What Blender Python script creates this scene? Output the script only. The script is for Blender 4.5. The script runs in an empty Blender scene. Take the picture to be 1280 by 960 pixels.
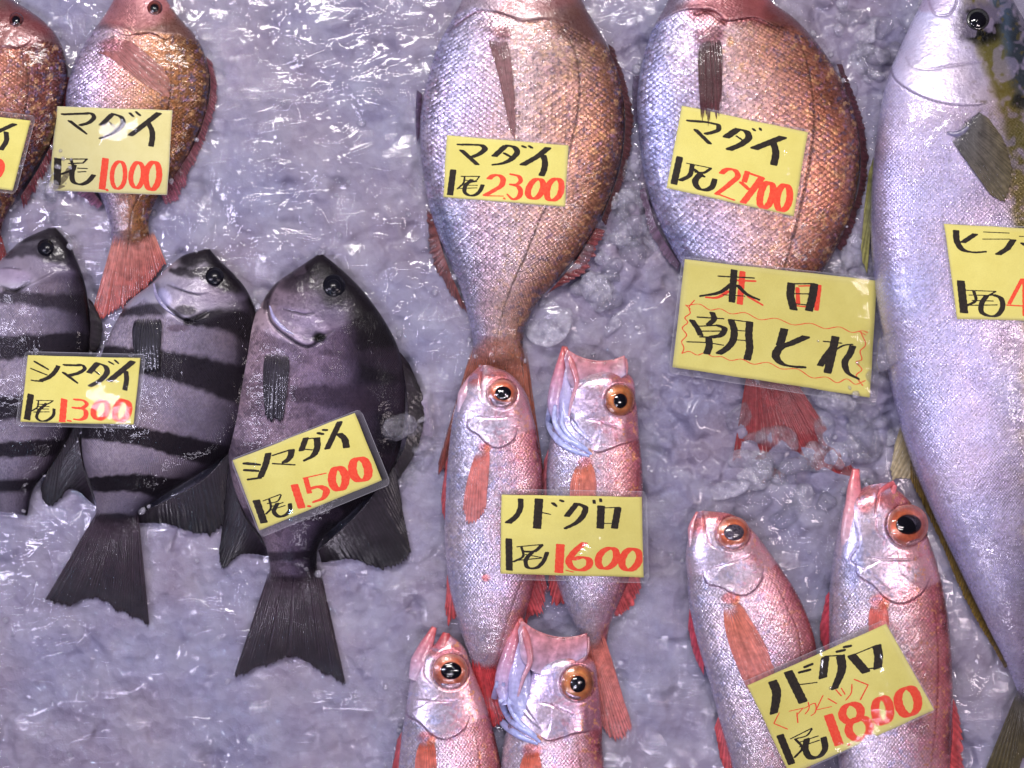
import bpy, math, random
import numpy as np

# ---------------------------------------------------------------- camera, light, exposure
U = 0.0008            # metres per plan unit (one plan unit = one pixel of the 1280 px wide table plan)
CH = 1.45             # camera height above the ice
scn = bpy.context.scene
cam_d = bpy.data.cameras.new("camera"); cam = bpy.data.objects.new("camera", cam_d)
scn.collection.objects.link(cam); scn.camera = cam
cam.location = (0, 0, CH); cam.rotation_euler = (0, 0, 0)
cam_d.sensor_width = 36; cam_d.lens = 36 * CH / (1280 * U)
cam_d.clip_start = 0.01; cam_d.clip_end = 50
scn.render.resolution_x = 1024; scn.render.resolution_y = 768

world = bpy.data.worlds.new("World"); scn.world = world; world.use_nodes = True
bg = world.node_tree.nodes["Background"]
bg.inputs[0].default_value = (0.60, 0.50, 0.74, 1); bg.inputs[1].default_value = 0.06

def lamp(name, kind, loc, power, col, size=0.2, aim=(0, 0, 0), size_y=None):
    d = bpy.data.lights.new(name, kind); d.energy = power; d.color = col
    if kind == 'AREA':
        d.shape = 'RECTANGLE'; d.size = size; d.size_y = size_y or size
    else:
        d.shadow_soft_size = size
    o = bpy.data.objects.new(name, d); scn.collection.objects.link(o); o.location = loc
    from mathutils import Vector
    v = Vector(aim) - Vector(loc)
    o.rotation_euler = v.to_track_quat('-Z', 'Y').to_euler()
    return o
# the fish counter's strip lamps, plus small bulbs added for glints, all above and round the photographer
lamp("strip_lamp", 'AREA', (-0.15, 1.25, 1.55), 37, (1.0, 0.94, 0.93), 1.2, (0, 0, 0), 0.08)
lamp("strip_lamp", 'AREA', (1.25, -0.25, 1.50), 10, (1.0, 0.84, 0.88), 0.06, (0.1, 0, 0), 0.8)
lamp("strip_lamp", 'AREA', (-1.25, 0.05, 1.40), 15, (0.82, 0.77, 1.0), 0.06, (0, 0, 0), 0.8)
lamp("strip_lamp", 'AREA', (0.05, -1.15, 1.50), 9, (0.90, 0.82, 1.0), 0.9, (0, 0, 0), 0.05)
for (x, y, z, e, c) in [(0.62, 0.85, 1.8, 6, (1, .95, .92)), (-0.60, 0.85, 1.8, 6, (1, .94, .92)),
                        (-0.75, -0.75, 1.7, 3, (.40, .62, 1)), (-0.25, 1.1, 1.5, 4, (1, .97, .95)),
                        (0.95, 0.45, 1.7, 4, (.85, .72, 1)), (0.45, -0.85, 1.8, 4, (.9, .85, 1)), (-0.45, -1.05, 1.6, 4, (.9, .9, 1)), (-1.15, -0.45, 1.5, 3, (.6, .75, 1)), (1.1, -0.7, 1.6, 3, (1, .85, .95))]:
    lamp("glint_bulb", 'POINT', (x, y, z), e, c, 0.016)
vs = scn.view_settings
vs.view_transform = 'Standard'; vs.look = 'None'; vs.exposure = -0.08; vs.gamma = 1.0; vs.use_curve_mapping = False
scn.cycles.max_bounces = 10; scn.cycles.transparent_max_bounces = 12
scn.cycles.caustics_reflective = False; scn.cycles.caustics_refractive = False

rng = np.random.default_rng(7); random.seed(7)

# ---------------------------------------------------------------- plan -> world
def toW(p):
    """p: (n,3) plan x, plan y (down), height, all in plan units -> metres, seen from the camera's height"""
    p = np.asarray(p, float); z = p[:, 2] * U; k = (CH - z) / CH
    return np.stack([(p[:, 0] - 640) * U * k, -(p[:, 1] - 480) * U * k, z], 1)

def srgb(*c):
    c = np.asarray(c, float) / 255.0
    return np.where(c <= .04045, c / 12.92, ((c + .055) / 1.055) ** 2.4)

def catmull(P, n, closed=False):
    P = np.asarray(P, float)
    if len(P) == 2:
        t = np.linspace(0, 1, n)[:, None]; return P[0] * (1 - t) + P[1] * t
    Q = np.vstack([2 * P[0] - P[1], P, 2 * P[-1] - P[-2]])
    d = np.linalg.norm(np.diff(P[:, :2], axis=0), axis=1); d = np.maximum(d, 1e-3)
    s = np.concatenate([[0], np.cumsum(d)]); x = np.linspace(0, s[-1], n)
    i = np.clip(np.searchsorted(s, x, side='right') - 1, 0, len(P) - 2)
    t = ((x - s[i]) / d[i])[:, None]
    p0, p1, p2, p3 = Q[i], Q[i + 1], Q[i + 2], Q[i + 3]
    dm = d[np.clip(i - 1, 0, len(d) - 1)][:, None]; dn = d[i][:, None]; dp = d[np.clip(i + 1, 0, len(d) - 1)][:, None]
    m1 = ((p2 - p1) / dn * dm + (p1 - p0) / dm * dn) / (dm + dn) * dn
    m2 = ((p3 - p2) / dp * dn + (p2 - p1) / dn * dp) / (dn + dp) * dn
    t2 = t * t; t3 = t2 * t
    return (2 * t3 - 3 * t2 + 1) * p1 + (t3 - 2 * t2 + t) * m1 + (-2 * t3 + 3 * t2) * p2 + (t3 - t2) * m2

def sstep(x, a, b):
    t = np.clip((x - a) / (b - a), 0, 1); return t * t * (3 - 2 * t)

def _h(ix, iy, seed):
    n = (ix.astype(np.int64) * 374761393 + iy.astype(np.int64) * 668265263 + seed * 1442695041) & 0xffffffff
    n = ((n ^ (n >> 13)) * 1274126177) & 0xffffffff
    return ((n ^ (n >> 16)) & 0xffff) / 65535.0
def vn(x, y, s, seed=0):
    x = np.asarray(x) / s; y = np.asarray(y) / s
    ix = np.floor(x); iy = np.floor(y); fx = x - ix; fy = y - iy
    fx = fx * fx * (3 - 2 * fx); fy = fy * fy * (3 - 2 * fy)
    a = _h(ix, iy, seed); b = _h(ix + 1, iy, seed); c = _h(ix, iy + 1, seed); d = _h(ix + 1, iy + 1, seed)
    return (a * (1 - fx) + b * fx) * (1 - fy) + (c * (1 - fx) + d * fx) * fy
def fbm(x, y, s, seed=0, o=3):
    r = 0; w = 0
    for k in range(o):
        r = r + vn(x, y, s / 2 ** k, seed + k * 17) * .5 ** k; w += .5 ** k
    return r / w

def segdist(x, y, P):
    """distance to polyline and fraction along it"""
    P = np.asarray(P, float); best = np.full(x.shape, 1e9); fr = np.zeros(x.shape); side = np.zeros(x.shape)
    n = len(P) - 1
    for i in range(n):
        a = P[i]; b = P[i + 1]; d = b - a; L = d @ d + 1e-9
        t = np.clip(((x - a[0]) * d[0] + (y - a[1]) * d[1]) / L, 0, 1)
        ex = x - a[0] - t * d[0]; ey = y - a[1] - t * d[1]
        q = np.hypot(ex, ey); m = q < best
        best = np.where(m, q, best); fr = np.where(m, (i + t) / n, fr)
        side = np.where(m, np.sign(d[0] * ey - d[1] * ex), side)
    return best, fr, side

# ---------------------------------------------------------------- object helpers
def mesh_obj(name, verts, faces, mat, parent=None, smooth=True, attrs=None, plan=True, org=None):
    verts = toW(verts) if plan else np.asarray(verts, float)
    if org is None:
        org = np.array(parent['_o']) if parent is not None and '_o' in parent else np.zeros(3)
    v = verts - org
    me = bpy.data.meshes.new(name)
    faces = np.asarray(faces)
    if faces.dtype != object and faces.ndim == 2:
        k = faces.shape[1]; nf = len(faces)
        me.vertices.add(len(v)); me.vertices.foreach_set('co', v.astype(np.float32).ravel())
        me.loops.add(nf * k); me.loops.foreach_set('vertex_index', faces.astype(np.int32).ravel())
        me.polygons.add(nf); me.polygons.foreach_set('loop_start', np.arange(0, nf * k, k, dtype=np.int32))
        me.update(calc_edges=True)
    else:
        me.from_pydata(v.tolist(), [], [list(f) for f in faces]); me.update()
    me.validate()
    me.polygons.foreach_set('use_smooth', np.full(len(me.polygons), smooth))
    if attrs:
        for k, a in attrs.items():
            a = np.asarray(a, np.float32)
            if a.ndim == 2 and a.shape[1] == 4:
                a2 = np.ascontiguousarray(a[:, 3]); at = me.attributes.new('fourth', 'FLOAT', 'POINT'); at.data.foreach_set('value', a2)
                at = me.attributes.new(k, 'FLOAT_COLOR', 'POINT'); at.data.foreach_set('color', a.ravel())
            elif a.ndim == 2:
                at = me.attributes.new(k, 'FLOAT_VECTOR', 'POINT'); at.data.foreach_set('vector', a.ravel())
            else:
                at = me.attributes.new(k, 'FLOAT', 'POINT'); at.data.foreach_set('value', a.ravel())
    if mat: me.materials.append(mat)
    o = bpy.data.objects.new(name, me); scn.collection.objects.link(o)
    if parent is not None: o.parent = parent
    else:
        o.location = org
    return o

def thing(name, label, cat, px, py, group=None, z=0):
    o = bpy.data.objects.new(name, None); scn.collection.objects.link(o)
    w = toW([[px, py, z]])[0]; o.location = w; o.empty_display_size = .02
    o['label'] = label; o['category'] = cat
    if group: o['group'] = group
    o['_o'] = [float(q) for q in w]
    return o
def sub_parent(o, parent):
    """make o (built in world space under a thing) a sub-part of a part of that thing"""
    o.parent = parent

def gridfaces(n, m, off=0):
    i = np.arange(n - 1)[:, None] * m + np.arange(m - 1)[None, :]
    i = i.ravel() + off
    return np.stack([i, i + m, i + m + 1, i + 1], 1)

# ---------------------------------------------------------------- node helpers
class NT:
    def __init__(s, name):
        s.m = bpy.data.materials.new(name); s.m.use_nodes = True; s.t = s.m.node_tree; s.n = s.t.nodes; s.l = s.t.links
        s.out = s.n['Material Output']; s.p = s.n['Principled BSDF']
    def node(s, typ, ins=None, **kw):
        x = s.n.new(typ)
        for k, v in kw.items(): setattr(x, k, v)
        for k, v in (ins or {}).items():
            if hasattr(v, 'is_linked') or isinstance(v, bpy.types.NodeSocket): s.l.new(v, x.inputs[k])
            else: x.inputs[k].default_value = v
        return x
    def math(s, op, a, b=0.0, c=0.0, clamp=False):
        x = s.node('ShaderNodeMath', {0: a, 1: b, 2: c}, operation=op, use_clamp=clamp); return x.outputs[0]
    def attr(s, name):
        return s.node('ShaderNodeAttribute', attribute_name=name)
    def noise(s, scale, detail=3, rough=.5, vec=None, dist=0.0):
        if vec is None: vec = s.coord()
        x = s.node('ShaderNodeTexNoise', {'Scale': scale, 'Detail': detail, 'Roughness': rough, 'Distortion': dist, 'Vector': vec}); return x
    def coord(s):
        if not hasattr(s, '_c'): s._c = s.node('ShaderNodeNewGeometry').outputs['Position']
        return s._c
    def ramp(s, f, stops):
        x = s.node('ShaderNodeValToRGB', {0: f}); e = x.color_ramp.elements
        e[0].position = stops[0][0]; e[0].color = (*stops[0][1], 1) if len(stops[0][1]) == 3 else stops[0][1]
        e[1].position = stops[-1][0]; e[1].color = (*stops[-1][1], 1)
        for pz, c in stops[1:-1]:
            q = e.new(pz); q.color = (*c, 1)
        return x.outputs[0]
    def mix(s, f, a, b, typ='MIX'):
        x = s.node('ShaderNodeMix', data_type='RGBA', blend_type=typ)
        for i, v in ((0, f), (6, a), (7, b)):
            if isinstance(v, bpy.types.NodeSocket): s.l.new(v, x.inputs[i])
            else: x.inputs[i].default_value = v if i == 0 else (*v, 1)[:4]
        return x.outputs[2]
    def bump(s, h, dist, strength=1.0, normal=None):
        x = s.node('ShaderNodeBump', {'Height': h, 'Distance': dist, 'Strength': strength})
        if normal is not None: s.l.new(normal, x.inputs['Normal'])
        return x.outputs[0]
    def set(s, **kw):
        for k, v in kw.items():
            k = k.replace('_', ' ')
            if isinstance(v, bpy.types.NodeSocket): s.l.new(v, s.p.inputs[k])
            else: s.p.inputs[k].default_value = v
        return s

def mr(nt, v, a, b, c=0.0, d=1.0):
    return nt.node('ShaderNodeMapRange', {0: v, 1: a, 2: b, 3: c, 4: d}).outputs[0]

def fish_mat(name, spec=.5, bump=.0004, rough=.3, metal=.55, coat=.7, var=.45, pocket=(.35, .25, .25), pk=.5, film=0, sheen_rand=.25, wetp=.5):
    n = NT(name); col = n.attr('col').outputs['Color']; sc = n.attr('sc').outputs['Vector']
    sep = n.node('ShaderNodeSeparateXYZ', {0: sc}); a, b, mask = sep.outputs
    # slight wobble so that the rows are not ruled
    wob = n.noise(260, 2)
    a = n.math('ADD', a, n.math('MULTIPLY', n.math('SUBTRACT', wob.outputs[0], .5), .5))
    def one(ofs_b, ofs_a):
        bb = n.math('ADD', b, ofs_b); w = n.math('SUBTRACT', n.math('FRACT', bb), .5)
        e = n.math('SUBTRACT', n.math('SUBTRACT', ofs_a, a), n.math('MULTIPLY', n.math('MULTIPLY', w, w), 2.0))
        return n.math('FRACT', e), n.math('FLOOR', bb), n.math('FLOOR', e)
    dA, iA, jA = one(0.0, 0.0); dB, iB, jB = one(0.5, 0.5)
    sel = n.math('LESS_THAN', dA, dB)
    d = n.math('MINIMUM', dA, dB)
    def selm(x, y): return n.math('ADD', n.math('MULTIPLY', sel, x), n.math('MULTIPLY', n.math('SUBTRACT', 1.0, sel), y))
    idv = n.node('ShaderNodeCombineXYZ', {0: selm(iA, n.math('ADD', iB, 200.5)), 1: selm(jA, jB), 2: 0.0}).outputs[0]
    wn = n.node('ShaderNodeTexWhiteNoise', {'Vector': idv}, noise_dimensions='3D')
    rnd = wn.outputs['Value']
    h = n.math('SUBTRACT', 1.0, d)
    h = n.math('POWER', h, 1.6)
    h = n.math('MULTIPLY', h, mask)
    tone = n.math('ADD', 1.0 - var / 2, n.math('MULTIPLY', rnd, var))
    tone = n.math('ADD', n.math('MULTIPLY', tone, mask), n.math('SUBTRACT', 1.0, mask))
    big = n.noise(38, 4, .6)
    tone = n.math('MULTIPLY', tone, mr(n, big.outputs[0], .3, .7, .86, 1.14))
    base = n.mix(1.0, col, n.node('ShaderNodeCombineXYZ', {0: tone, 1: tone, 2: tone}).outputs[0], 'MULTIPLY')
    pock = mr(n, d, .45, .95); pock = n.math('MULTIPLY', n.math('MULTIPLY', pock, mask), pk)
    base = n.mix(pock, base, n.mix(1.0, base, pocket, 'MULTIPLY'))
    # guanine's iridescent sheen, put into the colour as a small random tint per scale
    hue = n.mix(wn.outputs['Color'], (.95, .90, 1.0), (1.0, .96, .90))
    hue = n.mix(wn.outputs['Color'], (.86, .93, 1.1), (1.1, .95, .92)) if False else hue
    base = n.mix(n.math('MULTIPLY', mask, .8), base, n.mix(1.0, base, hue, 'MULTIPLY'))
    nz = n.noise(900, 3, .6); nz2 = n.noise(170, 3, .6)
    hh = n.math('ADD', n.math('MULTIPLY', h, bump), n.math('MULTIPLY', nz.outputs[0], .00012))
    hh = n.math('ADD', hh, n.math('MULTIPLY', nz2.outputs[0], .0006))
    # every scale leans its own way, which breaks the shine up
    lean = n.math('MULTIPLY', n.math('SUBTRACT', rnd, .5), n.math('MULTIPLY', mask, bump * sheen_rand * 4))
    fa = n.math('MULTIPLY', lean, n.math('FRACT', n.math('ADD', b, selm(0.0, 0.5))))
    hh = n.math('ADD', hh, fa)
    nrm = n.bump(hh, 1.0, 1.0)
    wet = n.noise(60, 2, .5); wetf = n.noise(420, 2, .5)
    pm = n.math('MULTIPLY', mr(n, n.noise(22, 3, .6).outputs[0], .56, .64), wetp); cn = n.bump(n.math('ADD', n.math('MULTIPLY', wet.outputs[0], .0020), n.math('MULTIPLY', wetf.outputs[0], n.math('ADD', .0002, n.math('MULTIPLY', pm, .0012)))), 1.0, 1.0)
    mh = n.attr('fourth').outputs['Fac']
    n.set(Base_Color=base, Roughness=mr(n, n.noise(320, 3).outputs[0], .3, .7, rough - .08, rough + .14), Metallic=n.math('MULTIPLY', mh, metal), Coat_Weight=coat,
          Coat_Roughness=.06, Normal=nrm, Coat_Normal=cn)
    n.p.inputs['Specular IOR Level'].default_value = spec
    if film:
        n.set(Thin_Film_Thickness=mr(n, n.noise(26, 3).outputs[0], .3, .7, 250, 520), Thin_Film_IOR=1.4)
    return n.m

def attr_mat(name, rough=.3, coat=.6, metal=0.0, trans_tip=True, bumps=.0003, bscale=700, spec=.5):
    """colour from the attribute col, its alpha = opacity"""
    n = NT(name); c = n.attr('col')
    nz = n.noise(bscale, 3, .6)
    n.p.inputs['Specular IOR Level'].default_value = .25 if 'fin' in name else .5
    n.set(Base_Color=n.mix(1.0, c.outputs['Color'], n.ramp(n.noise(240, 3).outputs[0], [(.3, (.75, .75, .75)), (.7, (1.15, 1.15, 1.15))]), 'MULTIPLY'),
          Roughness=rough, Metallic=metal, Coat_Weight=coat, Coat_Roughness=.08, Alpha=n.attr('fourth').outputs['Fac'],
          Normal=n.bump(nz.outputs[0], bumps, 1.0))
    cn = n.bump(n.noise(300, 2).outputs[0], .00035, 1.0); n.set(Coat_Normal=cn)
    return n.m

M = {}
M['madai'] = fish_mat('sea_bream_skin', .5, .00085, .27, .6, .45, .6, (.30, .17, .17), .75)
M['nodo'] = fish_mat('red_fish_skin', .5, .0006, .24, .55, .55, .30, (.72, .50, .58), .42)
M['shima'] = fish_mat('striped_skin', .14, .0012, .34, .25, .26, .36, (.40, .35, .40), .7, wetp=1.3)
M['hira'] = fish_mat('silver_skin', .5, .00055, .27, .55, .6, .14, (.84, .80, .92), .4)
M['fin'] = attr_mat('fin_membrane', .38, .35)
M['flesh'] = attr_mat('wet_flesh', .32, .8, 0, True, .0005, 260)
M['iris'] = attr_mat('eye_iris', .25, 1.0, .1, True, .0002, 900)
n = NT('pupil'); n.set(Base_Color=(.004, .004, .008, 1), Roughness=.06, Coat_Weight=1.0, Coat_Roughness=.02); M['pupil'] = n.m
n = NT('dull_pupil'); n.set(Base_Color=(.006, .006, .010, 1), Roughness=.22, Specular_IOR_Level=.3); M['dull_pupil'] = n.m
n = NT('cloudy_pupil'); n.set(Base_Color=n.ramp(n.noise(500, 3).outputs[0], [(.35, (.03, .025, .04)), (.65, (.13, .11, .15))]), Roughness=.15, Coat_Weight=.6, Coat_Roughness=.05); M['cloudy_pupil'] = n.m
n = NT('cornea'); 
gl = n.node('ShaderNodeBsdfGlossy', {'Roughness': .03, 'Color': (1, 1, 1, 1)}); tr = n.node('ShaderNodeBsdfTransparent')
fr = n.node('ShaderNodeFresnel', {'IOR': 1.36})
mx = n.node('ShaderNodeMixShader', {0: fr.outputs[0], 1: tr.outputs[0], 2: gl.outputs[0]}); n.l.new(mx.outputs[0], n.out.inputs[0]); M['cornea'] = n.m
# ---------------------------------------------------------------- crushed ice (height field in plan units)
GX0, GY0, GX1, GY1 = -140, -140, 1420, 1100
gw, gh = GX1 - GX0, GY1 - GY0
HM = np.full((gh, gw), -16.0, np.float32)
yy, xx = np.mgrid[GY0:GY1, GX0:GX1].astype(np.float32)
# how loose the ice is: 1 = open chunks, 0 = packed flat under the film
loose = np.zeros_like(HM)
for (cx, cy, r, s) in [(800, 260, 100, .9), (740, 330, 90, .9), (1070, 60, 90, .8), (790, 60, 60, .6), (900, 520, 120, .8), (1080, 470, 100, .9),
                       (1010, 560, 90, .7), (505, 540, 50, .8), (535, 280, 60, .5), (60, 240, 60, .4), (400, 20, 120, .25)]:
    loose = np.maximum(loose, s * np.exp(-(((xx - cx) ** 2 + (yy - cy) ** 2) / (r * r)) ** 1.3))
r2 = np.random.default_rng(11)
NB = 7600
bx = r2.uniform(GX0, GX1, NB); by = r2.uniform(GY0, GY1, NB)
for i in range(NB):
    R = r2.uniform(6, 17) if r2.random() < .7 else r2.uniform(16, 30)
    cx, cy = bx[i], by[i]; B = int(R * 1.9) + 3
    x0 = max(0, int(cx - GX0) - B); x1 = min(gw, int(cx - GX0) + B); y0 = max(0, int(cy - GY0) - B); y1 = min(gh, int(cy - GY0) + B)
    if x1 <= x0 or y1 <= y0: continue
    X = xx[y0:y1, x0:x1] - cx; Y = yy[y0:y1, x0:x1] - cy
    d = np.full(X.shape, -1e9, np.float32); k = r2.integers(5, 8); a0 = r2.uniform(0, 6.3)
    for q in range(k):
        a = a0 + q * 6.283 / k + r2.uniform(-.3, .3)
        d = np.maximum(d, X * math.cos(a) + Y * math.sin(a) - R * r2.uniform(.7, 1.05))
    lo = loose[min(max(int(cy - GY0), 0), gh - 1), min(max(int(cx - GX0), 0), gw - 1)]
    amp = .45 + .9 * lo
    top = r2.uniform(-9, 3) * amp - 1.0 + (X * r2.normal(0, .16) + Y * r2.normal(0, .16)) * amp
    z = top - np.log1p(np.exp(np.clip(d / 1.5, -20, 20))) * 1.5 * 1.4
    HM[y0:y1, x0:x1] = np.maximum(HM[y0:y1, x0:x1], z)
def boxblur(A, r):
    for ax in (0, 1):
        P = np.pad(A, [(r + 1, r) if k == ax else (0, 0) for k in (0, 1)], mode='edge')
        c = np.cumsum(P, axis=ax, dtype=np.float64)
        n_ = A.shape[ax]
        A = (np.take(c, range(2 * r + 1, 2 * r + 1 + n_), axis=ax) - np.take(c, range(0, n_), axis=ax)) / (2 * r + 1)
    return A.astype(np.float32)
HM += (fbm(xx, yy, 9, 5, 3) - .5).astype(np.float32) * 2.2
sm = boxblur(boxblur(HM, 2), 2)
HM = HM * (.45 + .55 * loose) + sm * (.55 - .55 * loose)
ICE = HM.copy()

# ice material: wet, cloudy; the lamps' violet tint is put into the colour, bluer in patches
n = NT('crushed_ice')
c1 = n.noise(34, 5, .65); c2 = n.noise(150, 4, .7); c3 = n.noise(9, 2)
col = n.ramp(n.math('ADD', n.math('MULTIPLY', c1.outputs[0], .62), n.math('MULTIPLY', c2.outputs[0], .38)),
             [(.28, (.15, .125, .175)), (.45, (.215, .185, .25)), (.58, (.25, .222, .295)), (.75, (.36, .345, .43))])
col = n.mix(mr(n, c3.outputs[0], .4, .65), col, n.mix(1.0, col, (.90, 1.0, 1.10), 'MULTIPLY'))
hh = n.math('ADD', n.math('MULTIPLY', n.noise(480, 4, .7).outputs[0], .0007), n.math('MULTIPLY', n.noise(1500, 2, .6).outputs[0], .00012))
vor = n.node('ShaderNodeTexVoronoi', {'Vector': n.coord(), 'Scale': 95.0}, feature='F1')
hh = n.math('ADD', hh, n.math('MULTIPLY', vor.outputs['Distance'], .0022))
lo_ = n.attr('loose').outputs['Fac']; col = n.mix(n.math('MULTIPLY', lo_, .55), col, n.mix(1.0, col, (.66, .61, .68), 'MULTIPLY'))
n.set(Base_Color=col, Roughness=mr(n, lo_, 0.0, 1.0, .40, .16), IOR=1.31, Specular_IOR_Level=.6, Coat_Weight=n.math('MULTIPLY', lo_, .5), Coat_Roughness=.05,
      Normal=n.bump(hh, 1.0, .9), Transmission_Weight=0.0)
M['ice'] = n.m
st = 3
gy, gx = np.arange(0, gh, st), np.arange(0, gw, st)
X, Y = np.meshgrid(gx + GX0, gy + GY0); Z = HM[np.ix_(gy, gx)]
ice_o = mesh_obj('crushed_ice_bed', np.stack([X.ravel(), Y.ravel(), Z.ravel() - 1.0], 1), gridfaces(len(gy), len(gx)), M['ice'], attrs={'loose': loose[np.ix_(gy, gx)].ravel()})
ice_o['kind'] = 'structure'
# the bed goes on beyond the frame
ex = np.arange(-1000, 2300, 16.0); X, Y = np.meshgrid(ex, np.arange(-900, 1900, 16.0))
Z = (fbm(X, Y, 40, 3, 3) - .5) * 14 - 4; Z = np.where((X > GX0 + 8) & (X < GX1 - 8) & (Y > GY0 + 8) & (Y < GY1 - 8), -30, Z)
e_o = mesh_obj('ice_surround', np.stack([X.ravel(), Y.ravel(), Z.ravel()], 1), gridfaces(X.shape[0], X.shape[1]), M['ice'])
e_o['kind'] = 'structure'

# ---------------------------------------------------------------- crinkled clear film over the ice
def maxf(A, r):
    for ax in (0, 1):
        out = A.copy()
        for s in range(1, r + 1):
            out = np.maximum(out, np.roll(A, s, ax)); out = np.maximum(out, np.roll(A, -s, ax))
        A = out
    return A
F = boxblur(boxblur(maxf(ICE, 3), 5), 4)
F = boxblur(F, 5)
FILM_ON = np.clip(1.25 - loose * 2.2, 0, 1)
W = np.zeros_like(F)
r3 = np.random.default_rng(5)
def crease(P, w, h):
    P = catmull(P, max(6, int(len(P) * 6)))
    x0 = int(max(0, P[:, 0].min() - GX0 - 8)); x1 = int(min(gw, P[:, 0].max() - GX0 + 9))
    y0 = int(max(0, P[:, 1].min() - GY0 - 8)); y1 = int(min(gh, P[:, 1].max() - GY0 + 9))
    if x1 <= x0 or y1 <= y0: return
    d, f, s = segdist(xx[y0:y1, x0:x1], yy[y0:y1, x0:x1], P)
    prof = h * np.exp(-(d / w) ** 1.5) * np.sin(np.pi * np.clip(f, 0.02, .98)) ** .6 * (.6 + .4 * np.sin(f * 23 + P[0, 0]))
    W[y0:y1, x0:x1] = np.maximum(W[y0:y1, x0:x1], prof)
# the long folds one can see, then many small ones
for P in [[(250, 172), (330, 140), (430, 108), (520, 70)], [(262, 186), (320, 164), (410, 150)], [(400, 210), (450, 188), (520, 160)], [(345, 265), (390, 235), (412, 222)],
          [(250, 265), (330, 245), (420, 240)], [(560, 40), (500, 62), (450, 85)], [(380, 36), (420, 22), (470, 8)], [(210, 800), (300, 790), (420, 800)],
          [(30, 900), (90, 880), (150, 872)], [(200, 730), (260, 760), (330, 770)], [(700, 745), (740, 720), (780, 690)], [(560, 700), (600, 680), (650, 660)],
          [(478, 460), (498, 420), (520, 380)], [(1195, 790), (1215, 800), (1225, 835)], [(95, 640), (100, 690), (110, 720)], [(520, 770), (535, 800), (512, 840)],
          [(60, 940), (200, 900), (330, 905)], [(420, 760), (470, 740), (540, 735)], [(300, 60), (340, 40), (400, 60)], [(790, 860), (830, 820), (850, 770)]]:
    crease(P, 2.2, 3.4)
for i in range(700):
    cx, cy = r3.uniform(-100, 1380), r3.uniform(-100, 1060)
    L = r3.uniform(8, 46) if i % 4 else r3.uniform(50, 120)
    a = math.radians(r3.normal(28, 32)) if r3.random() < .7 else r3.uniform(0, 3.14)
    if cx > 780: a = math.radians(r3.normal(115, 40)) if r3.random() < .6 else a
    dx, dy = math.cos(a), -math.sin(a); b = r3.normal(0, .16) * L
    crease([(cx - dx * L / 2, cy - dy * L / 2), (cx - dy * b, cy + dx * b), (cx + dx * L / 2, cy + dy * L / 2)], r3.uniform(1.3, 2.6), r3.uniform(.8, 2.8))
n1 = vn(xx, yy, 11, 31); n2 = vn(xx + n1 * 6, yy - n1 * 7, 7, 32)
rid = (1 - np.abs(2 * n1 - 1)) ** 6 * .6 + (1 - np.abs(2 * n2 - 1)) ** 6 * .3
F = F + (W + rid).astype(np.float32) + .8
F = np.minimum(F, 5.5)
st = 2
a0, a1, b0, b1 = 70, gh - 70, 70, gw - 70
gy, gx = np.arange(a0, a1, st), np.arange(b0, b1, st)
X, Y = np.meshgrid(gx + GX0, gy + GY0); Z = F[np.ix_(gy, gx)]; on = FILM_ON[np.ix_(gy, gx)]
fc = gridfaces(len(gy), len(gx)); keep = on.ravel()[fc].max(1) > .05
fc = fc[keep]
used = np.unique(fc); remap = np.zeros(X.size, int); remap[used] = np.arange(len(used)); fc = remap[fc]
V = np.stack([X.ravel(), Y.ravel(), Z.ravel()], 1)[used]
n = NT('clear_film')
def ridges(rot, sx, sy, sc, pw, amp, mask_sc, lo, hi, seed):
    mp = n.node('ShaderNodeMapping', {'Vector': n.coord(), 'Location': (seed, seed * .7, 0), 'Rotation': (0, 0, math.radians(rot)), 'Scale': (sx, sy, 1)})
    q = n.noise(sc, 2, .55, vec=mp.outputs[0], dist=.6).outputs[0]
    r = n.math('POWER', n.math('SUBTRACT', 1.0, n.math('ABSOLUTE', n.math('MULTIPLY', n.math('SUBTRACT', q, .5), 2.0))), pw)
    return n.math('MULTIPLY', n.math('MULTIPLY', r, amp), mr(n, n.noise(mask_sc, 2, vec=mp.outputs[0]).outputs[0], lo, hi))
hr = n.math('ADD', ridges(30, .35, 1, 48, 34, .0007, 14, .46, .66, 3.1), ridges(20, .5, 1, 105, 24, .00035, 22, .47, .64, 7.7))
hr = n.math('ADD', hr, ridges(100, .5, 1, 70, 30, .0005, 20, .5, .66, 11.3))
nn = n.bump(n.math('ADD', hr, n.math('MULTIPLY', n.noise(1400, 2, .6).outputs[0], .00006)), 1.0, 1.0)
gl = n.node('ShaderNodeBsdfGlossy', {'Roughness': .03, 'Color': (1, 1, 1, 1), 'Normal': nn})
tr = n.node('ShaderNodeBsdfTransparent', {'Color': (.97, .97, .985, 1)})
fr = n.node('ShaderNodeFresnel', {'IOR': 1.55, 'Normal': nn})
df = n.node('ShaderNodeBsdfDiffuse', {'Color': (.85, .87, .95, 1)})
mx = n.node('ShaderNodeMixShader', {0: .048, 1: tr.outputs[0], 2: gl.outputs[0]})
mx2 = n.node('ShaderNodeMixShader', {0: mr(n, n.noise(28, 4).outputs[0], .4, .7, .0, .12), 1: mx.outputs[0], 2: df.outputs[0]})
n.l.new(mx2.outputs[0], n.out.inputs[0]); M['film'] = n.m
film = mesh_obj('plastic_film', V, fc, M['film'])
film['label'] = 'crinkled clear plastic film spread over the packed ice'; film['category'] = 'plastic film'
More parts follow.
